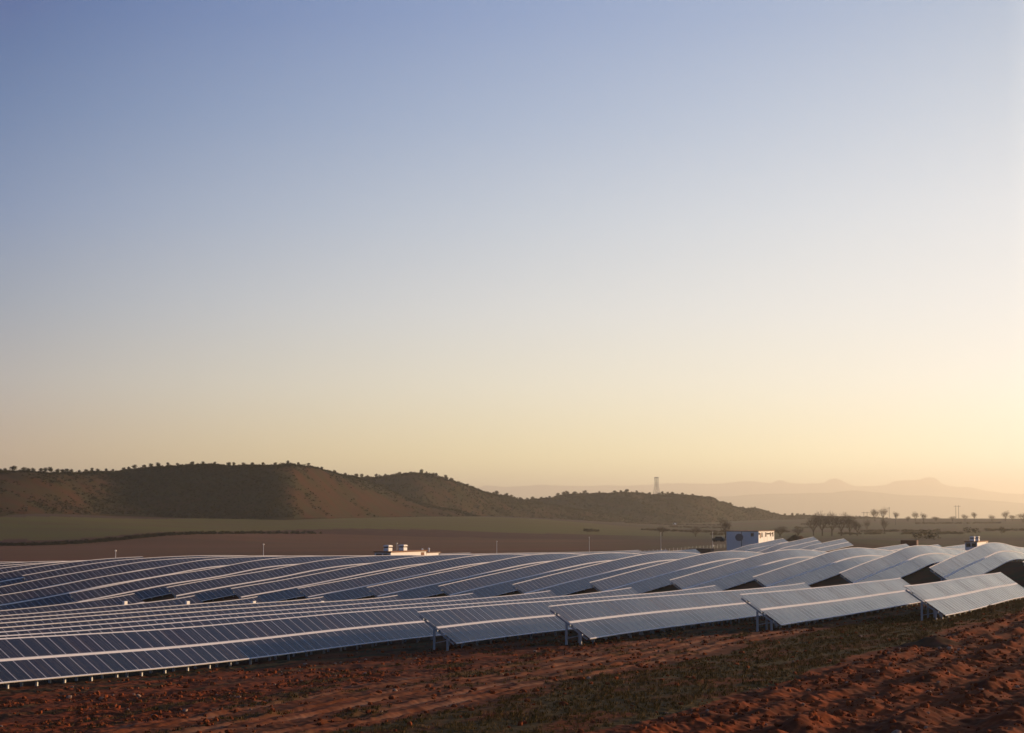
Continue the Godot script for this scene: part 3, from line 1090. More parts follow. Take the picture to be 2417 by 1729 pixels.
func build_trees() -> void:
	var pines := [pine_meshes(101), pine_meshes(102), pine_meshes(103), pine_meshes(104)]
	var bare := [bare_meshes(201), bare_meshes(202), bare_meshes(203)]
	var ridge := [[0, "small dark pine on the crest of the long left hill", [3, 4.0, 14, 4.0, 32, 6.5, 57, 4.5, 68, 5.0, 79, 5.5, 98, 5.0, 108, 5.5, 120, 7.0, 138, 5.0, 150, 4.5, 160, 4.5, 170, 4.5, 188, 4.5, 205, 4.5, 218, 5.0, 232, 4.5, 252, 4.5, 268, 4.0, 293, 4.0, 305, 4.2, 319, 6.0, 341, 4.5, 357, 5.0, 374, 6.0, 397, 5.0, 420, 4.0, 454, 4.5, 480, 4.5, 508, 4.0, 540, 5.0, 553, 5.0, 575, 4.0, 596, 4.0, 622, 4.5, 650, 4.0, 680, 5.0, 705, 4.5, 728, 4.0, 760, 4.0, 790, 4.5, 815, 4.5]],
		[1, "small dark pine on the crest of the second hill", [842, 6.5, 854, 6.5, 868, 5.0, 889, 6.5, 910, 5.5, 943, 5.5, 970, 5.0, 995, 8.0, 1030, 6.0, 1052, 7.0, 1066, 6.5, 1104, 5.0, 1165, 5.5, 1173, 9.0, 1196, 6.0]],
		[2, "small hazy pine on the crest of the hill under the pylon", [1206, 11.0, 1228, 7.0, 1245, 7.0, 1257, 8.5, 1278, 6.0, 1297, 6.5, 1316, 9.0, 1330, 8.0, 1337, 9.0, 1353, 7.0, 1358, 8.0, 1380, 8.0, 1414, 6.0, 1450, 7.0, 1465, 7.0, 1479, 8.5, 1502, 7.0, 1532, 7.0, 1562, 7.0, 1575, 6.0, 1586, 7.0, 1610, 6.0, 1634, 6.0, 1655, 6.0, 1690, 6.0, 1722, 6.0, 1752, 6.0, 1780, 7.0, 1812, 6.0, 1850, 7.0, 1868, 9.0, 1880, 7.0, 1895, 7.0]]]
	var hills := [HILL_A, HILL_B, HILL_C]
	var k := 0
	for r in ridge:
		var list: Array = r[2]
		for q in range(0, list.size(), 2):
			var p := hill_at(hills[r[0]], list[q], 0.985, 1.0 + 0.3 * int(r[0]), 400.0)
			var hgt: float = list[q + 1]
			tree("pine_tree", pines[k % 4], M.pine, r[1], "tree", ["pines along the left hill crest", "pines along the second hill crest", "pines along the pylon hill crest"][r[0]], p, hgt * 0.95, hgt * (0.95 + 0.5 * hash1(k + 5)), hash1(k) * TAU)
			k += 1
	# bare trees of the plain: survey column, distance, height, spread, what tells it apart
	var plain := [[1917, 1520.0, 17.0, 15.0, "bare tree, leftmost of the big brown clump right of the white cabin"], [1938, 1490.0, 20.0, 17.0, "tall bare tree second from the left in the big brown clump"], [1960, 1510.0, 20.5, 18.0, "tallest bare tree in the middle of the big brown clump"], [1982, 1480.0, 18.0, 15.0, "bare tree just right of the tallest in the big brown clump"], [2003, 1520.0, 18.5, 15.0, "bare tree with dark trunk at the right of the big brown clump"], [2020, 1500.0, 13.0, 12.0, "low bare tree ending the big brown clump on the right"],
		[2043, 1900.0, 12.0, 9.0, "lone thin bare tree beside the big brown clump"], [2084, 1750.0, 14.0, 9.0, "slender bare tree in the field under the pale poplars"], [2062, 3000.0, 21.0, 20.0, "pale hazy poplar, left one of the skyline pair beside a thin mast"], [2082, 3050.0, 21.0, 20.0, "pale hazy poplar, right one of the skyline pair beside a thin mast"], [2112, 3050.0, 15.0, 14.0, "pale hazy tree on the skyline just right of the thin mast"],
		[2140, 2900.0, 9.5, 12.0, "low hazy tree on the skyline before the twin crowned pair"], [2157, 2950.0, 15.0, 15.0, "hazy brown tree on the skyline, left of the twin crowned pair"], [2177, 2850.0, 15.0, 14.0, "darker hazy tree on the skyline, right of the twin crowned pair"], [2206, 2950.0, 8.0, 20.0, "wide low hazy tree on the skyline left of the double power pole"], [2244, 2900.0, 9.0, 13.0, "small dark hazy tree on the skyline at the double power pole"], [2274, 2900.0, 12.0, 14.0, "hazy tree on the skyline just right of the double power pole"], [2296, 3000.0, 15.0, 13.0, "taller hazy tree on the skyline right of the double power pole"], [2337, 2850.0, 11.0, 13.0, "round lone hazy tree on the open skyline"], [2369, 2900.0, 17.0, 16.0, "tall spreading hazy tree near the right end of the skyline"], [2386, 2900.0, 11.0, 16.0, "low hazy tree near the right end of the skyline"], [2410, 2750.0, 15.0, 24.0, "broad dome of hazy branches at the right end of the skyline"],
		[1711, 1350.0, 15.0, 11.0, "dark bare tree rising behind the white cabin"], [1562, 1500.0, 8.5, 13.0, "brown bare thicket left of the white cabin, near the reflective car"], [1640, 1480.0, 8.0, 13.0, "brown bare thicket between the cabin and the reflective car"], [1838, 1420.0, 9.0, 14.0, "brown bare thicket right of the white cabin"], [1880, 1450.0, 8.0, 13.0, "brown bare thicket at the left foot of the big clump"]]
	for t in plain:
		var d: float = t[1]
		var x := bearing(t[0]) * d
		tree("bare_tree", bare[k % 3], M.twigs, t[4], "tree", "", Vector3(x, EYE + far_height(x, d) - 0.3, -d), t[2] * 1.12, t[3] * 1.25, hash1(k) * TAU)
		k += 1
	# bushes
	var shrubs := [shrub_mesh(301), shrub_mesh(302), shrub_mesh(303)]
	for t in [[2180, 1250.0, 6.5, 9.0, "big dark bush in the field behind the red container"], [2200, 1240.0, 5.0, 8.0, "dark bush leaning on the right of the big dark bush"], [2160, 1260.0, 4.5, 7.0, "dark bush on the left of the big dark bush"], [2278, 1700.0, 6.0, 8.0, "dark rounded bush under the double power pole, left one"], [2298, 1690.0, 5.6, 8.0, "dark rounded bush under the double power pole, right one"], [2360, 1650.0, 7.0, 7.0, "upright dark bush in the field near the right edge"], [62, 1500.0, 6.0, 5.0, "lone dark bush on the lit slope of the left hill"]]:
		var d: float = t[1]
		var x := bearing(t[0]) * d
		var o := MeshInstance3D.new()
		o.mesh = shrubs[k % 3]
		o.material_override = M.scrub
		o.position = Vector3(x, EYE + far_height(x, d) - 0.3, -d)
		if t[0] == 62:
			o.position = hill_at(HILL_A, 62, 0.12) - Vector3(0, 0.3, 0)
		o.scale = Vector3(float(t[3]) * 0.55, float(t[2]) * 0.85, float(t[3]) * 0.55)
		add(o, "bush")
		tag(o, t[4], "bush")
		k += 1
	# the round bush before the short panel row
	rng.seed = 77
	var p := place(181.2, 29.4)
	p.y = ground_y(181.2, 29.4)
	var bush := thing("round_bush", "small round dry bush at the foot of the short panel row", "bush", p)
	var s := SurfaceTool.new()
	s.begin(Mesh.PRIMITIVE_TRIANGLES)
	leaf_cloud(s, Vector3(0, 0.42, 0), Vector3(0.46, 0.42, 0.46), 900, 0.06, 0.35)
	part("twigs", s.commit(), M.dry_bush, bush)
	s = begin()
	for q in 14:
		var a := rng.randf() * TAU
		tube(s, Vector3(0, -0.05, 0), Vector3(cos(a) * 0.35, rng.randf_range(0.3, 0.75), sin(a) * 0.35), 0.012, 0.004, 4)
	part("stems", done(s), M.bark, bush)


func scatter(called: String, mesh: Mesh, m: Material, where: Array, tints: PackedColorArray, label: String) -> void:
	var mm := MultiMesh.new()
	mm.transform_format = MultiMesh.TRANSFORM_3D
	mm.use_colors = true
	mm.mesh = mesh
	mm.instance_count = where.size()
	for i in where.size():
		mm.set_instance_transform(i, where[i])
		mm.set_instance_color(i, tints[i])
	var o := MultiMeshInstance3D.new()
	o.multimesh = mm
	o.material_override = m
	add(o, called)
	o.set_meta("kind", "stuff")
	o.set_meta("label", label)


func build_cover() -> void:
	# scrub on the hills
	var hills := [HILL_A, HILL_B, HILL_C]
	var names := ["dark scrub and small pines covering the long left hill", "scrub covering the second hill", "hazy scrub covering the hill under the pylon"]
	var counts := [15000, 6000, 9000]
	for w in 3:
		rng.seed = 900 + w
		var where := []
		var tints := PackedColorArray()
		var h: Array = hills[w]
		var x0: float = h[0][0] if w > 0 else -350.0
		for k in counts[w]:
			var x := rng.randf_range(x0, h[-1][0])
			var v := rng.randf_range(0.03, 1.06)
			var p := hill_at(h, x, v, 1.0 + 0.3 * w, 400.0)
			if rng.randf() > scrub_density(w, x, v, p):
				continue
			var sc := rng.randf_range(0.7, 1.7) * (1.0 + 0.25 * w)
			where.append(Transform3D(Basis(Vector3.UP, rng.randf() * TAU).scaled(Vector3(sc, sc * rng.randf_range(0.8, 1.3), sc)), p - Vector3(0, 0.2, 0)))
			var g := rng.randf()
			tints.append(Color(0.02, 0.024, 0.01).lerp(Color(0.055, 0.042, 0.02), g * g))
		for k in [900, 320, 700][w]:
			var x := rng.randf_range(x0, [850.0, 1200.0, 1950.0][w])
			var p := hill_at(h, x, rng.randf_range(0.93, 1.0), 1.0 + 0.3 * w, 400.0)
			var sc := rng.randf_range(0.8, 2.0) * (1.0 + 0.35 * w)
			where.append(Transform3D(Basis(Vector3.UP, rng.randf() * TAU).scaled(Vector3(sc, sc * rng.randf_range(0.8, 1.3), sc)), p - Vector3(0, 0.3, 0)))
			tints.append(Color(0.02, 0.024, 0.01).lerp(Color(0.045, 0.038, 0.018), rng.randf()))
		scatter("scrub", shrub_mesh(400 + w), M.cover, where, tints, names[w])
	# hedge bank at the far edge of the brown field, and the dark thickets of the plain
	rng.seed = 950
	var where := []
	var tints := PackedColorArray()
	for k in 1500:
		var x := rng.randf_range(-260.0, 760.0)
		var b := bearing(x)
		var d := 1066.0 + smoothstep(-0.28, -0.09, b) * 250.0 + rng.randf_range(-9, 9)
		if rng.randf() < smoothstep(350.0, 800.0, x) * 0.9:
			continue
		var px := b * d
		var sc := rng.randf_range(0.9, 1.9)
		where.append(Transform3D(Basis(Vector3.UP, rng.randf() * TAU).scaled(Vector3(sc, sc * rng.randf_range(0.8, 1.1), sc)), Vector3(px, EYE + far_height(px, d) - 0.3, -d)))
		tints.append(Color(0.022, 0.024, 0.014).lerp(Color(0.04, 0.03, 0.02), rng.randf()))
	scatter("hedge", shrub_mesh(410), M.cover, where, tints, "dark hedge along the far edge of the brown field")
	where = []
	tints = PackedColorArray()
	for k in 2600:
		var x := rng.randf_range(1380.0, 2480.0)
		var band := rng.randi() % 4
		var d: float = [1640.0, 1900.0, 2350.0, 2700.0][band] + rng.randf_range(-40, 40)
		if n_wide.get_noise_2d(x * 0.09, band * 50.0) < -0.05:
			continue
		var px := bearing(x) * d
		var sc := rng.randf_range(0.9, 2.4)
		where.append(Transform3D(Basis(Vector3.UP, rng.randf() * TAU).scaled(Vector3(sc * 1.3, sc, sc * 1.3)), Vector3(px, EYE + far_height(px, d) - 0.3, -d)))
		tints.append(Color(0.045, 0.036, 0.024).lerp(Color(0.085, 0.06, 0.042), rng.randf()))
	scatter("thickets", shrub_mesh(411), M.cover, where, tints, "low brown thickets and hedges across the hazy plain")
	# clods of turned earth
	rng.seed = 970
	where = []
	tints = PackedColorArray()
	var ico := clod_mesh()
	for k in 60000:
		var e := rng.randf_range(58.0, 215.0)
		var n := rng.randf_range(-4.0, 78.0)
		var b := (e * st - n * ct) / (e * ct + n * st)
		if absf(b) > 0.33:
			continue
		var dens := 0.0
		if n < 27.0:
			dens = 0.35
			for q in BERMS:
				dens += 0.9 * exp(-pow((n - float(q[0])) / 0.9, 2))
			dens *= 0.65 + 1.2 * n_wide.get_noise_2d(e * 2.0, n * 2.0)
		elif n > 52.0:
			dens = clampf(0.35 + 1.4 * n_wide.get_noise_2d(e * 2.0 + 90.0, n * 3.0), 0.02, 0.9)
			if n > 70.0 or e > 150.0:
				dens *= 0.3
		elif n > 38.5:
			dens = clampf(0.12 + 0.6 * n_soft.get_noise_2d(e * 2.0, n * 4.0), 0.0, 0.5)
		else:
			dens = 0.05
		if rng.randf() > dens:
			continue
		var sc := 0.03 + 0.12 * pow(rng.randf(), 3.0)
		var p := place(e, n)
		p.y = EYE + height(e, n) + relief(e, n) + sc * 0.25
		where.append(Transform3D(Basis.from_euler(Vector3(rng.randf() * TAU, rng.randf() * TAU, 0)).scaled(Vector3(sc * rng.randf_range(0.8, 1.5), sc, sc * rng.randf_range(0.8, 1.3))), p))
		var g := rng.randf()
		var c := Color(0.27, 0.068, 0.022).lerp(Color(0.15, 0.044, 0.018), g)
		if rng.randf() < 0.04:
			c = Color(0.3, 0.2, 0.14)
		tints.append(c)
	scatter("clods", ico, M.earth, where, tints, "clods of turned red earth over the foreground")
	# grass tufts
	rng.seed = 980
	where = []
	tints = PackedColorArray()
	var tuft := SurfaceTool.new()
	tuft.begin(Mesh.PRIMITIVE_TRIANGLES)
	for k in 9:
		var a := rng.randf() * TAU
		var o := Vector3(cos(a), 0, sin(a)) * rng.randf_range(0.0, 0.5)
		var side := Vector3(-sin(a), 0, cos(a)) * 0.09
		tuft.set_normal(Vector3(cos(a) * 0.5, 0.85, sin(a) * 0.5))
		tuft.add_vertex(o - side)
		tuft.add_vertex(o + side)
		tuft.add_vertex(o * 1.8 + Vector3(0, rng.randf_range(0.6, 1.1), 0))
	for k in 60000:
		var e := rng.randf_range(58.0, 215.0)
		var n := rng.randf_range(24.0, 62.0)
		var b := (e * st - n * ct) / (e * ct + n * st)
		if absf(b) > 0.33:
			continue
		var q := n + n_wide.get_noise_2d(e, n) * 1.6
		var dens := 0.0
		if q > 27.0 and q < 38.5:
			dens = clampf(0.75 + 1.2 * n_soft.get_noise_2d(e * 2.0, n * 4.0), 0.05, 1.0)
		elif q >= 38.5:
			dens = clampf(n_wide.get_noise_2d(e * 1.4 + 300.0, n * 4.0) * 2.4 - 0.3, 0.0, 0.6)
		if rng.randf() > dens:
			continue
		var sc := rng.randf_range(0.06, 0.2)
		var p := place(e, n)
		p.y = EYE + height(e, n) + relief(e, n) - 0.01
		where.append(Transform3D(Basis(Vector3.UP, rng.randf() * TAU).scaled(Vector3(sc * 1.4, sc, sc * 1.4)), p))
		tints.append(Color(0.095, 0.072, 0.022).lerp(Color(0.24, 0.14, 0.06), pow(rng.randf(), 1.2)))
	scatter("grass", tuft.commit(), M.cover, where, tints, "short olive and straw grass beside the dirt track")


func clod_mesh() -> ArrayMesh:
	rng.seed = 55
	var s := SurfaceTool.new()
	s.begin(Mesh.PRIMITIVE_TRIANGLES)
	s.set_smooth_group(-1)
	var sp := SphereMesh.new()
	sp.radial_segments = 7
	sp.rings = 3
	sp.radius = 1.0
	sp.height = 2.0
	var arr := sp.get_mesh_arrays()
	var vs: PackedVector3Array = arr[Mesh.ARRAY_VERTEX]
	var ix: PackedInt32Array = arr[Mesh.ARRAY_INDEX]
	for i in vs.size():
		var q := Vector3i(roundi(vs[i].x * 100), roundi(vs[i].y * 100), roundi(vs[i].z * 100))
		vs[i] *= 0.7 + 0.55 * hash1(q.x * 131 + q.y * 17 + q.z * 7919)
	for i in ix:
		s.add_vertex(vs[i])
	s.generate_normals()
	return s.commit()


# ---------------------------------------------------------------- buildings
func fan_building(called: String, label: String, e: float, n: float, le: float, ln: float, top: float) -> void:
	var y0 := ground_y(e + le * 0.5, n + ln * 0.5)
	var o := thing(called, label, "building", place(e + le * 0.5, n + ln * 0.5, y0), deg_to_rad(90.0 - THETA))
	var h := EYE + top - y0
	var s := begin()
	chamfer_box(s, Vector3(0, h * 0.5 - 0.35, 0), Vector3(le, h + 0.3, ln), 0.03)
	part("wall", done(s), M.white_wall, o)
	s = begin()
	chamfer_box(s, Vector3(0, h - 0.06, 0), Vector3(le + 0.5, 0.28, ln + 0.5), 0.03)
	var roof := part("roof", done(s), M.brown_trim, o)
	# dark louvred openings in the west end, a door near the east end
	for k in 2:
		s = begin()
		box(s, Vector3(-le * 0.5 - 0.02, h - 1.05, -ln * 0.22 + k * ln * 0.44), Vector3(0.08, 1.1, ln * 0.36))
		var win := part("window", done(s), M.black, o)
		s = begin()
		for q in 5:
			box(s, Vector3(-le * 0.5 - 0.07, h - 1.5 + q * 0.23, -ln * 0.22 + k * ln * 0.44), Vector3(0.05, 0.06, ln * 0.36))
		part("louvre", done(s), M.dark_metal, win)
	s = begin()
	chamfer_box(s, Vector3(le * 0.5 - 2.0, h - 1.5, ln * 0.5 + 0.02), Vector3(1.7, 2.2, 0.08), 0.02)
	var door := part("door", done(s), M.brown_trim, o)
	s = begin()
	box(s, Vector3(le * 0.5 - 1.4, h - 1.7, ln * 0.5 + 0.09), Vector3(0.14, 0.04, 0.06))
	part("handle", done(s), M.steel, door)
	for k in 2:
		var x := -le * 0.5 + 2.6 + k * 7.6
		s = begin()
		chamfer_box(s, Vector3(x, h + 0.45, 0), Vector3(1.9, 0.75, 1.3), 0.04)
		var fan := part("roof_fan", done(s), M.white_wall, roof)
		s = begin()
		box(s, Vector3(x, h + 0.93, 0), Vector3(1.6, 0.24, 1.05))
		chamfer_box(s, Vector3(x, h + 1.0, 0), Vector3(0.5, 0.3, 0.5), 0.02)
		part("fan_louvre", done(s), M.black, roof)
		s = begin()
		chamfer_box(s, Vector3(x, h + 1.22, 0), Vector3(2.15, 0.3, 1.6), 0.1)
		chamfer_box(s, Vector3(x, h + 1.4, 0), Vector3(1.7, 0.12, 1.2), 0.05)
		part("fan_cap", done(s), M.white_wall, roof)


func build_buildings() -> void:
	fan_building("inverter_building", "low white building with two roof fans on the ridge behind the panel rows", 371.0, 195.9, 18.3, 4.2, -8.0)
	fan_building("inverter_building", "sunlit building with two roof fans poking out behind the right-hand panel rows", 549.0, 92.6, 19.0, 3.6, -7.3)
	# white hut beside the first
	var y0 := ground_y(394.0, 197.5)
	var hut := thing("white_hut", "small white hut touching the right end of the fan-topped building", "hut", place(394.0, 197.6, y0), deg_to_rad(90.0 - THETA))
	var h := EYE - 8.55 - y0
	var s := begin()
	chamfer_box(s, Vector3(0, h * 0.5 - 0.3, 0), Vector3(7.4, h + 0.3, 2.6), 0.03)
	part("wall", done(s), M.white_wall, hut)
	s = begin()
	chamfer_box(s, Vector3(0, h + 0.02, 0), Vector3(7.8, 0.14, 3.0), 0.02)
	part("roof", done(s), M.brown_trim, hut)
	for q in [[-3.4, 0.75], [0.1, 0.85]]:
		s = begin()
		tube(s, Vector3(q[0], h, 0), Vector3(q[0], h + float(q[1]), 0), 0.18, 0.18, 10)
		tube(s, Vector3(q[0], h + float(q[1]), 0), Vector3(q[0], h + float(q[1]) + 0.22, 0), 0.32, 0.12, 10)
		part("vent_pipe", done(s), M.white_wall, hut)
	s = begin()
	box(s, Vector3(3.2, h - 0.8, 1.31), Vector3(0.8, 1.1, 0.06))
	part("window", done(s), M.black, hut)
	# site cabin
	var le := 23.0
	var ln := 13.4
	var n0 := 205.0
	var e0 := 704.0
	y0 = minf(ground_y(e0, n0), ground_y(e0 + le, n0 + ln))
	var cab := thing("site_cabin", "long white site cabin with a bright windowed end wall above the panel rows", "building", place(e0 + le * 0.5, n0 + ln * 0.5, y0), deg_to_rad(90.0 - THETA))
	h = EYE - 5.75 - y0
	s = begin()
	chamfer_box(s, Vector3(0, h * 0.5, 0), Vector3(le, h, ln), 0.03)
	part("wall", done(s), M.white_wall, cab)
	s = begin()
	chamfer_box(s, Vector3(0, h + 0.1, 0), Vector3(le + 0.5, 0.24, ln + 0.5), 0.03)
	part("roof", done(s), M.brown_trim, cab)
	s = begin()
	box(s, Vector3(-le * 0.5 - 0.03, h - 0.08, 0), Vector3(0.06, 0.12, ln))
	part("gutter", done(s), M.white_wall, cab)
	s = begin()
	box(s, Vector3(-le * 0.5 - 0.02, h * 0.5, -0.4), Vector3(0.07, h, 0.22))
	part("wall_joint", done(s), M.dark_metal, cab)
	# west window
	cabin_window(cab, Vector3(-le * 0.5, h - 1.35, 4.1), Vector3(-1, 0, 0), 1.1, 1.25)
	# south wall: door with a light over it, tall windows, a joint, a long window band
	var z := ln * 0.5
	for w in [[-10.6, -0.95, 1.6, 0.8], [-6.6, -1.45, 1.3, 1.9], [-1.1, -1.35, 1.3, 1.7], [2.5, -1.05, 4.6, 0.55], [5.7, -1.35, 0.9, 1.6], [9.4, -1.35, 1.2, 1.8], [8.2, -1.05, 1.4, 0.5]]:
		cabin_window(cab, Vector3(w[0], h + float(w[1]), z), Vector3(0, 0, 1), w[2], w[3])
	s = begin()
	chamfer_box(s, Vector3(-9.0, h - 1.75, z + 0.02), Vector3(1.5, 2.1, 0.09), 0.02)
	var door := part("door", done(s), M.brown_trim, cab)
	s = begin()
	box(s, Vector3(-8.45, h - 1.8, z + 0.1), Vector3(0.16, 0.05, 0.07))
	part("handle", done(s), M.steel, door)
	for x in [-3.7, 0.9, 6.9]:
		s = begin()
		box(s, Vector3(x, h * 0.5, z + 0.015), Vector3(0.12, h - 0.1, 0.05))
		part("wall_joint", done(s), M.dark_metal, cab)
	# brown shed and red container
	container("brown_shed", "dull brown shed at the left of the white cabin", "shed", 694.0, 222.0, 4.0, 9.0, 3.2, M.shed)
	container("red_container", "dark red container showing above the right-hand far panel rows", "container", 700.0, 141.0, 3.0, 6.1, 2.6, M.red_steel, -8.95)


func cabin_window(cab: Node3D, at: Vector3, out: Vector3, w: float, h: float) -> void:
	var side := Vector3.UP.cross(out)
	var b := Basis(side, Vector3.UP, out)
	var s := begin()
	box(s, at + out * 0.02, Vector3(w, h, 0.06), b)
	var win := part("window", done(s), M.window_glass, cab)
	s = begin()
	for q in [[0.0, h * 0.5, w + 0.1, 0.08], [0.0, -h * 0.5, w + 0.16, 0.08]]:
		box(s, at + out * 0.04 + Vector3.UP * float(q[1]), Vector3(q[2], q[3], 0.1), b)
	for q in [-0.5, 0.5]:
		box(s, at + out * 0.04 + side * w * q, Vector3(0.08, h - 0.1, 0.1), b)
	part("window_frame", done(s), M.brown_trim, win)


func container(called: String, label: String, category: String, e: float, n: float, le: float, ln: float, h: float, m: Material, top := 99.0) -> void:
	var y0 := ground_y(e + le * 0.5, n + ln * 0.5)
	if top < 90.0:
		h = EYE + top - y0
	var o := thing(called, label, category, place(e + le * 0.5, n + ln * 0.5, y0), deg_to_rad(90.0 - THETA))
	var s := begin()
	box(s, Vector3(0, h * 0.5, 0), Vector3(le, h, ln))
	for k in int(ln / 0.3):
		box(s, Vector3(-le * 0.5 - 0.02, h * 0.5, -ln * 0.5 + 0.15 + k * 0.3), Vector3(0.05, h - 0.3, 0.14))
		box(s, Vector3(le * 0.5 + 0.02, h * 0.5, -ln * 0.5 + 0.15 + k * 0.3), Vector3(0.05, h - 0.3, 0.14))
	part("body", done(s), m, o)
	s = begin()
	for x in [-1, 1]:
		for zz in [-1, 1]:
			box(s, Vector3(x * (le * 0.5 - 0.05), h * 0.5, zz * (ln * 0.5 - 0.05)), Vector3(0.2, h + 0.12, 0.2))
	part("corner_posts", done(s), m, o)
	s = begin()
	for x in [-0.25, 0.25]:
		box(s, Vector3(x * le, h * 0.5, ln * 0.5 + 0.03), Vector3(le * 0.46, h - 0.3, 0.05))
	var d := part("door", done(s), m, o)
	s = begin()
	for x in [-0.4, -0.1, 0.1, 0.4]:
		tube(s, Vector3(x * le, 0.2, ln * 0.5 + 0.08), Vector3(x * le, h - 0.2, ln * 0.5 + 0.08), 0.03, 0.03, 6)
	part("locking_bars", done(s), M.steel, d)


# ---------------------------------------------------------------- small things
func build_small() -> void:
	# camera masts along the north fence
	var nth := ["first mast from the left, over the dark ridge rows", "second mast from the left, on the brown field", "mast rising behind the fan-topped building", "mast right of the small white hut", "mast over the ridge before the earth heap", "tall mast at the orange-lit field edge", "mast left of the brown shed"]
	var es := [360.0, 427.0, 506.0, 582.0, 671.0, 757.0, 832.0]
	var tops := [-8.2, -7.6, -8.4, -8.7, -8.2, -7.1, -7.3]
	for k in es.size():
		var n := 265.0
		var y0 := ground_y(es[k], n)
		var o := thing("camera_mast", "thin pale " + nth[k], "mast", place(es[k], n, y0), deg_to_rad(90.0 - THETA), "masts along the north fence")
		var h: float = EYE + tops[k] - y0
		var s := begin()
		tube(s, Vector3(0, -0.3, 0), Vector3(0, h, 0), 0.11, 0.08, 8)
		part("pole", done(s), M.pale_pole, o)
		s = begin()
		chamfer_box(s, Vector3(0, h + 0.1, 0), Vector3(0.42, 0.3, 0.36), 0.04)
		part("camera_head", done(s), M.pale_pole, o)
		s = begin()
		chamfer_box(s, Vector3(0.05, minf(h * 0.45, 1.6), 0.2), Vector3(0.5, 0.7, 0.3), 0.04)
		part("cabinet", done(s), M.pale_pole, o)
	# fence
	var fy := ground_y(700, 267)
	var fence := thing("wire_fence", "low wire fence with pale posts along the field beyond the panel rows", "fence", place(700, 267, fy), deg_to_rad(90.0 - THETA))
	var wires := begin()
	var last := Vector3.ZERO
	for k in 57:
		var e := 560.0 + k * 5.5
		var y := ground_y(e, 267) - fy
		var s := begin()
		tube(s, Vector3(e - 700, y - 0.2, 0), Vector3(e - 700, y + 1.7 + 0.3 * hash1(k), 0), 0.05, 0.05, 5)
		part("fence_post", done(s), M.pale_pole, fence)
		if k > 0:
			for q in [0.5, 1.0, 1.5]:
				bar(wires, last + Vector3(0, q, 0), Vector3(e - 700, y + q, 0), 0.015, 0.015)
		last = Vector3(e - 700, y, 0)
	part("wires", done(wires), M.steel, fence)
	# white cabinets at the row ends on the service road
	var cab := [[4, 763, "third cabinet"], [5, 603, "second cabinet"], [6, 448, "leftmost but one cabinet"], [7, 302, "leftmost cabinet"]]
	var words := ["rightmost of the four", "second from the right", "second from the left", "leftmost, at the brown gap"]
	for k in 4:
		var n := NORTH0 + PITCH_N * float(cab[k][0]) + 2.0
		var b := bearing(cab[k][1])
		var d := n / (st - b * ct)
		var e := d * (ct + b * st)
		var y := rise(1419.5, d)
		var y0 := ground_y(e, n)
		var o := thing("row_cabinet", "small white row-end cabinet glowing in the sun, " + words[k], "cabinet", place(e, n, y0), deg_to_rad(90.0 - THETA), "row-end cabinets on the service road")
		var s := begin()
		chamfer_box(s, Vector3(0, y - y0 - 0.2, 0), Vector3(0.85, 0.75, 0.3), 0.02)
		part("box", done(s), M.white_wall, o)
		s = begin()
		box(s, Vector3(0, y - y0 - 0.2, 0.16), Vector3(0.75, 0.65, 0.02))
		part("door", done(s), M.white_wall, o)
		s = begin()
		box(s, Vector3(0, (y - y0 - 0.58) * 0.5 - 0.1, 0), Vector3(0.1, y - y0 - 0.5, 0.1))
		part("post", done(s), M.steel, o)
	# cable drum before the cabin
	var p := place(700.5, 212.0, ground_y(700.5, 212.0))
	p.y = maxf(p.y, EYE - 9.6)
	var drum := thing("cable_drum", "big grey cable drum standing before the white cabin's shaded wall", "cable drum", p, deg_to_rad(90.0 - THETA))
	for x in [-0.6, 0.6]:
		var s := begin()
		tube(s, Vector3(x - 0.06, 1.45, 0), Vector3(x + 0.06, 1.45, 0), 1.45, 1.45, 24)
		part("flange", done(s), M.drum_wood, drum)
	var s := begin()
	tube(s, Vector3(-0.6, 1.45, 0), Vector3(0.6, 1.45, 0), 0.95, 0.95, 20)
	part("cable", done(s), M.dark_metal, drum)
	# parked cars: a dark van by the shed, a white car far off on the road that throws back the sun
	vehicle("dark_van", "dark van parked beside the drum left of the white cabin", "van", place(697.0, 219.5, maxf(ground_y(697.0, 219.5), EYE - 9.9)), deg_to_rad(90.0 - THETA + 80.0), 5.0, 2.1, M.dark_paint)
	var d := 2650.0
	var x := bearing(1590) * d
	vehicle("white_car", "distant white car flashing in the sun on the road under the pylon hill", "car", Vector3(x, EYE + far_height(x, d), -d), deg_to_rad(-58.0), 6.4, 3.2, M.car_paint)
	# things left by the builders at the far edge of the plant
	for q in [[1215, 262.0, "orange drum lying tilted behind the ridge rows", true], [1473, 255.0, "orange drum standing before the earth heaps", true], [1440, 250.0, "pale orange drum among white sacks before the heaps", true]]:
		var b := bearing(q[0])
		var n: float = q[1]
		var dd := n / (st - b * ct)
		var e := dd * (ct + b * st)
		var o := thing("orange_drum", q[2], "drum", place(e, n, ground_y(e, n)), 0.0)
		s = begin()
		tube(s, Vector3(0, 0, 0), Vector3(0.3 if q[0] == 1215 else 0.0, 2.3, 0), 0.75, 0.75, 12)
		part("barrel", done(s), M.orange, o)
		s = begin()
		for yy in [0.5, 1.7]:
			tube(s, Vector3(0, yy, 0), Vector3(0, yy + 0.12, 0), 0.8, 0.8, 12)
		part("hoops", done(s), M.orange, o)
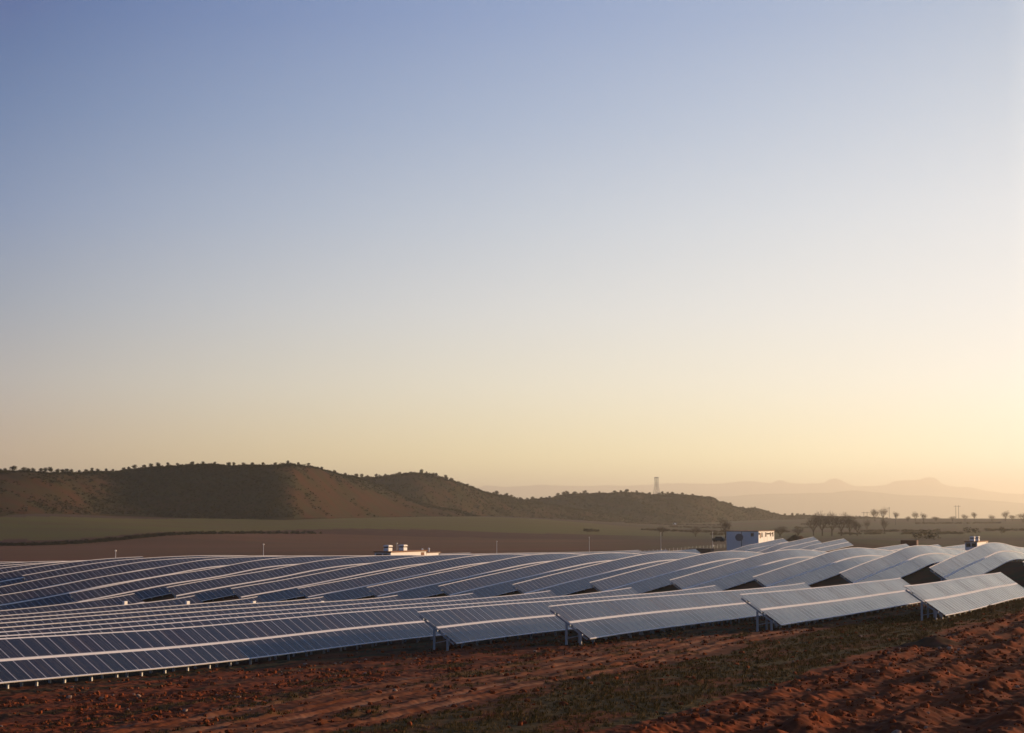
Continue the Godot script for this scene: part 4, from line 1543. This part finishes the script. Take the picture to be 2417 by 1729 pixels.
	for q in [[1505, 256.0, "white sack nearest the dark spoil heap"], [1490, 259.0, "white sack between the orange drum and its neighbour"], [1466, 252.0, "leftmost white sack by the pale orange drum"]]:
		var b := bearing(q[0])
		var n: float = q[1]
		var dd := n / (st - b * ct)
		var e := dd * (ct + b * st)
		var o := thing("white_sack", q[2], "sack", place(e, n, ground_y(e, n)), 0.4)
		s = begin()
		chamfer_box(s, Vector3(0, 1.0, 0), Vector3(1.2, 2.0, 1.2), 0.25)
		part("bag", done(s), M.white_wall, o)
		s = begin()
		for c in [-0.45, 0.45]:
			tube(s, Vector3(c, 1.9, c), Vector3(0, 2.5, 0), 0.06, 0.05, 5)
		part("straps", done(s), M.white_wall, o)
	for q in [[1360, 250.0, 7.0, 2.6, "dark spoil heap just behind the ridge rows"], [1530, 252.0, 8.0, 2.2, "dark spoil heap right of the orange drums"]]:
		var b := bearing(q[0])
		var n: float = q[1]
		var dd := n / (st - b * ct)
		var e := dd * (ct + b * st)
		heap("spoil_heap", q[4], place(e, n, ground_y(e, n) - 0.3), q[2], q[3])
	heap("earth_bank", "grey earth bank sloping down right of the white cabin", Vector3(bearing(1878) * 860.0, EYE + far_height(bearing(1878) * 860.0, 860.0) - 0.5, -860.0), 15.0, 6.5)
	heap("soil_mound", "low mound of turned red earth at the edge of the grass strip", place(128.0, 24.6, ground_y(128.0, 24.6) - 0.2), 2.6, 0.75)
	# power lines
	pylon()
	for q in [[2256, 3300.0, 25.0, true, "double power pole with one crossbar on the hazy skyline"], [2096, 3200.0, 22.0, false, "thin tall mast between hazy trees on the skyline"], [2111, 2600.0, 15.0, false, "short dark pole with a lamp head on the skyline"], [2040, 2900.0, 17.0, true, "small twin-legged sign frame on the skyline by the big clump"], [2079, 2800.0, 16.0, false, "slim pole with a small crossbar before the pale poplars"]]:
		var dd: float = q[1]
		var xx := bearing(q[0]) * dd
		var o := thing("power_pole", q[4], "pole", Vector3(xx, EYE + far_height(xx, dd) - 0.5, -dd))
		var h: float = q[2]
		var w := 5.2 if q[3] else 0.0
		for sx in ([-0.5, 0.5] if q[3] else [0.0]):
			s = begin()
			tube(s, Vector3(sx * w, -1, 0), Vector3(sx * w, h, 0), 0.4, 0.3, 6)
			part("pole", done(s), M.dark_metal, o)
		s = begin()
		box(s, Vector3(0, h - 1.6, 0), Vector3(w * 2.4 if q[3] else 3.0, 0.5, 0.5))
		part("crossarm", done(s), M.dark_metal, o)


func heap(called: String, label: String, at: Vector3, r: float, h: float) -> void:
	var s := SurfaceTool.new()
	s.begin(Mesh.PRIMITIVE_TRIANGLES)
	var m := 26
	for i in m:
		for j in m:
			var x := (i / (m - 1.0) - 0.5) * 2.0
			var z := (j / (m - 1.0) - 0.5) * 2.0
			var q := sqrt(x * x + z * z)
			var y := h * maxf(0.0, 1.0 - q) * (1.0 + 0.5 * n_soft.get_noise_2d((at.x + x * r) * 3.0, (at.z + z * r) * 3.0)) - 0.25 * smoothstep(0.8, 1.3, q) * h
			y += 0.12 * h * n_soft.get_noise_2d((at.x + x * r) * 9.0, (at.z + z * r) * 9.0)
			s.set_color(Color(0.1, 0.042, 0.024).lerp(Color(0.06, 0.036, 0.022), clampf(0.5 + n_soft.get_noise_2d(at.x + x * 20.0, z * 20.0), 0, 1)))
			s.add_vertex(Vector3(x * r, y, z * r))
	for i in m - 1:
		for j in m - 1:
			var a := i * m + j
			for q in [a, a + m, a + 1, a + 1, a + m, a + m + 1]:
				s.add_index(q)
	s.generate_normals()
	var o := MeshInstance3D.new()
	o.mesh = s.commit()
	o.material_override = M.land
	o.position = at
	add(o, called)
	tag(o, label, called.replace("_", " "))


func vehicle(called: String, label: String, category: String, at: Vector3, turn: float, l: float, h: float, paint: Material) -> void:
	var o := thing(called, label, category, at, turn)
	var w := l * 0.38
	var s := begin()
	chamfer_box(s, Vector3(0, h * 0.42, 0), Vector3(l, h * 0.45, w), 0.08)
	var prof := [Vector2(-l * 0.42, h * 0.64), Vector2(l * 0.3, h * 0.64), Vector2(l * 0.18, h), Vector2(-l * 0.36, h)]
	for k in 4:
		var a: Vector2 = prof[k]
		var b: Vector2 = prof[(k + 1) % 4]
		quad(s, Vector3(a.x, a.y, -w * 0.45), Vector3(b.x, b.y, -w * 0.45), Vector3(b.x, b.y, w * 0.45), Vector3(a.x, a.y, w * 0.45), Vector3(b.y - a.y, a.x - b.x, 0))
	for z in [-0.45, 0.45]:
		quad(s, Vector3(prof[0].x, prof[0].y, w * z), Vector3(prof[1].x, prof[1].y, w * z), Vector3(prof[2].x, prof[2].y, w * z), Vector3(prof[3].x, prof[3].y, w * z), Vector3(0, 0, z))
	part("body", done(s), paint, o)
	for z in [-0.457, 0.457]:
		s = begin()
		quad(s, Vector3(-l * 0.36, h * 0.68, w * z), Vector3(l * 0.22, h * 0.68, w * z), Vector3(l * 0.15, h * 0.94, w * z), Vector3(-l * 0.32, h * 0.94, w * z), Vector3(0, 0, z))
		part("window", done(s), M.window_glass, o)
	for x in [-0.31, 0.31]:
		for z in [-0.46, 0.46]:
			s = begin()
			tube(s, Vector3(l * x, h * 0.19, w * z - 0.1), Vector3(l * x, h * 0.19, w * z + 0.1), h * 0.19, h * 0.19, 14)
			part("wheel", done(s), M.black, o)
	for z in [-0.36, 0.36]:
		s = begin()
		box(s, Vector3(l * 0.5 + 0.01, h * 0.45, w * z), Vector3(0.06, h * 0.1, w * 0.18))
		part("headlight", done(s), M.pale_pole, o)


func pylon() -> void:
	var base := hill_at(HILL_C, 1549, 0.99, 1.6, 400.0)
	var o := thing("pylon", "steel lattice pylon standing on the crest of the hazy hill", "pylon", base - Vector3(0, 1, 0), 0.5)
	var h := 35.0
	var r := 0.14
	var half := func(y: float) -> float: return lerpf(5.2, 2.6, clampf(y / 17.0, 0, 1)) if y < 17.0 else 2.6
	for sx in [-1, 1]:
		for sz in [-1, 1]:
			var s := begin()
			var y := 0.0
			for yy in [0.0, 6.0, 12.0, 17.0, 24.0, 32.0]:
				if yy > 0.0:
					var a: float = half.call(y)
					var b: float = half.call(yy)
					tube(s, Vector3(sx * a, y, sz * a), Vector3(sx * b, yy, sz * b), r * 1.6, r * 1.6, 4)
				y = yy
			part("leg", done(s), M.pylon_steel, o)
	var s := begin()
	var ys := [0.0, 6.0, 12.0, 17.0, 20.5, 24.0, 28.0, 32.0]
	for k in ys.size() - 1:
		var a: float = half.call(ys[k])
		var b: float = half.call(ys[k + 1])
		for q in [[-1, -1, 1, -1], [1, -1, 1, 1], [1, 1, -1, 1], [-1, 1, -1, -1]]:
			tube(s, Vector3(q[0] * a, ys[k], q[1] * a), Vector3(q[2] * b, ys[k + 1], q[3] * b), r, r, 3)
			tube(s, Vector3(q[2] * a, ys[k], q[3] * a), Vector3(q[0] * b, ys[k + 1], q[1] * b), r, r, 3)
			tube(s, Vector3(q[0] * b, ys[k + 1], q[1] * b), Vector3(q[2] * b, ys[k + 1], q[3] * b), r, r, 3)
	part("bracing", done(s), M.pylon_steel, o)
	s = begin()
	chamfer_box(s, Vector3(0, 32.6, 0), Vector3(8.4, 1.1, 2.2), 0.1)
	part("crossarm", done(s), M.pylon_steel, o)
	for sx in [-1, 1]:
		s = begin()
		tube(s, Vector3(sx * 3.0, 33, 0), Vector3(sx * 3.0, h, 0), 0.3, 0.08, 4)
		part("earth_peak", done(s), M.pylon_steel, o)
	for sx in [-1, 1]:
		s = begin()
		tube(s, Vector3(sx * 4.0, 32.2, 0), Vector3(sx * 4.0, 29.6, 0), 0.22, 0.16, 6)
		part("insulator", done(s), M.dark_metal, o)
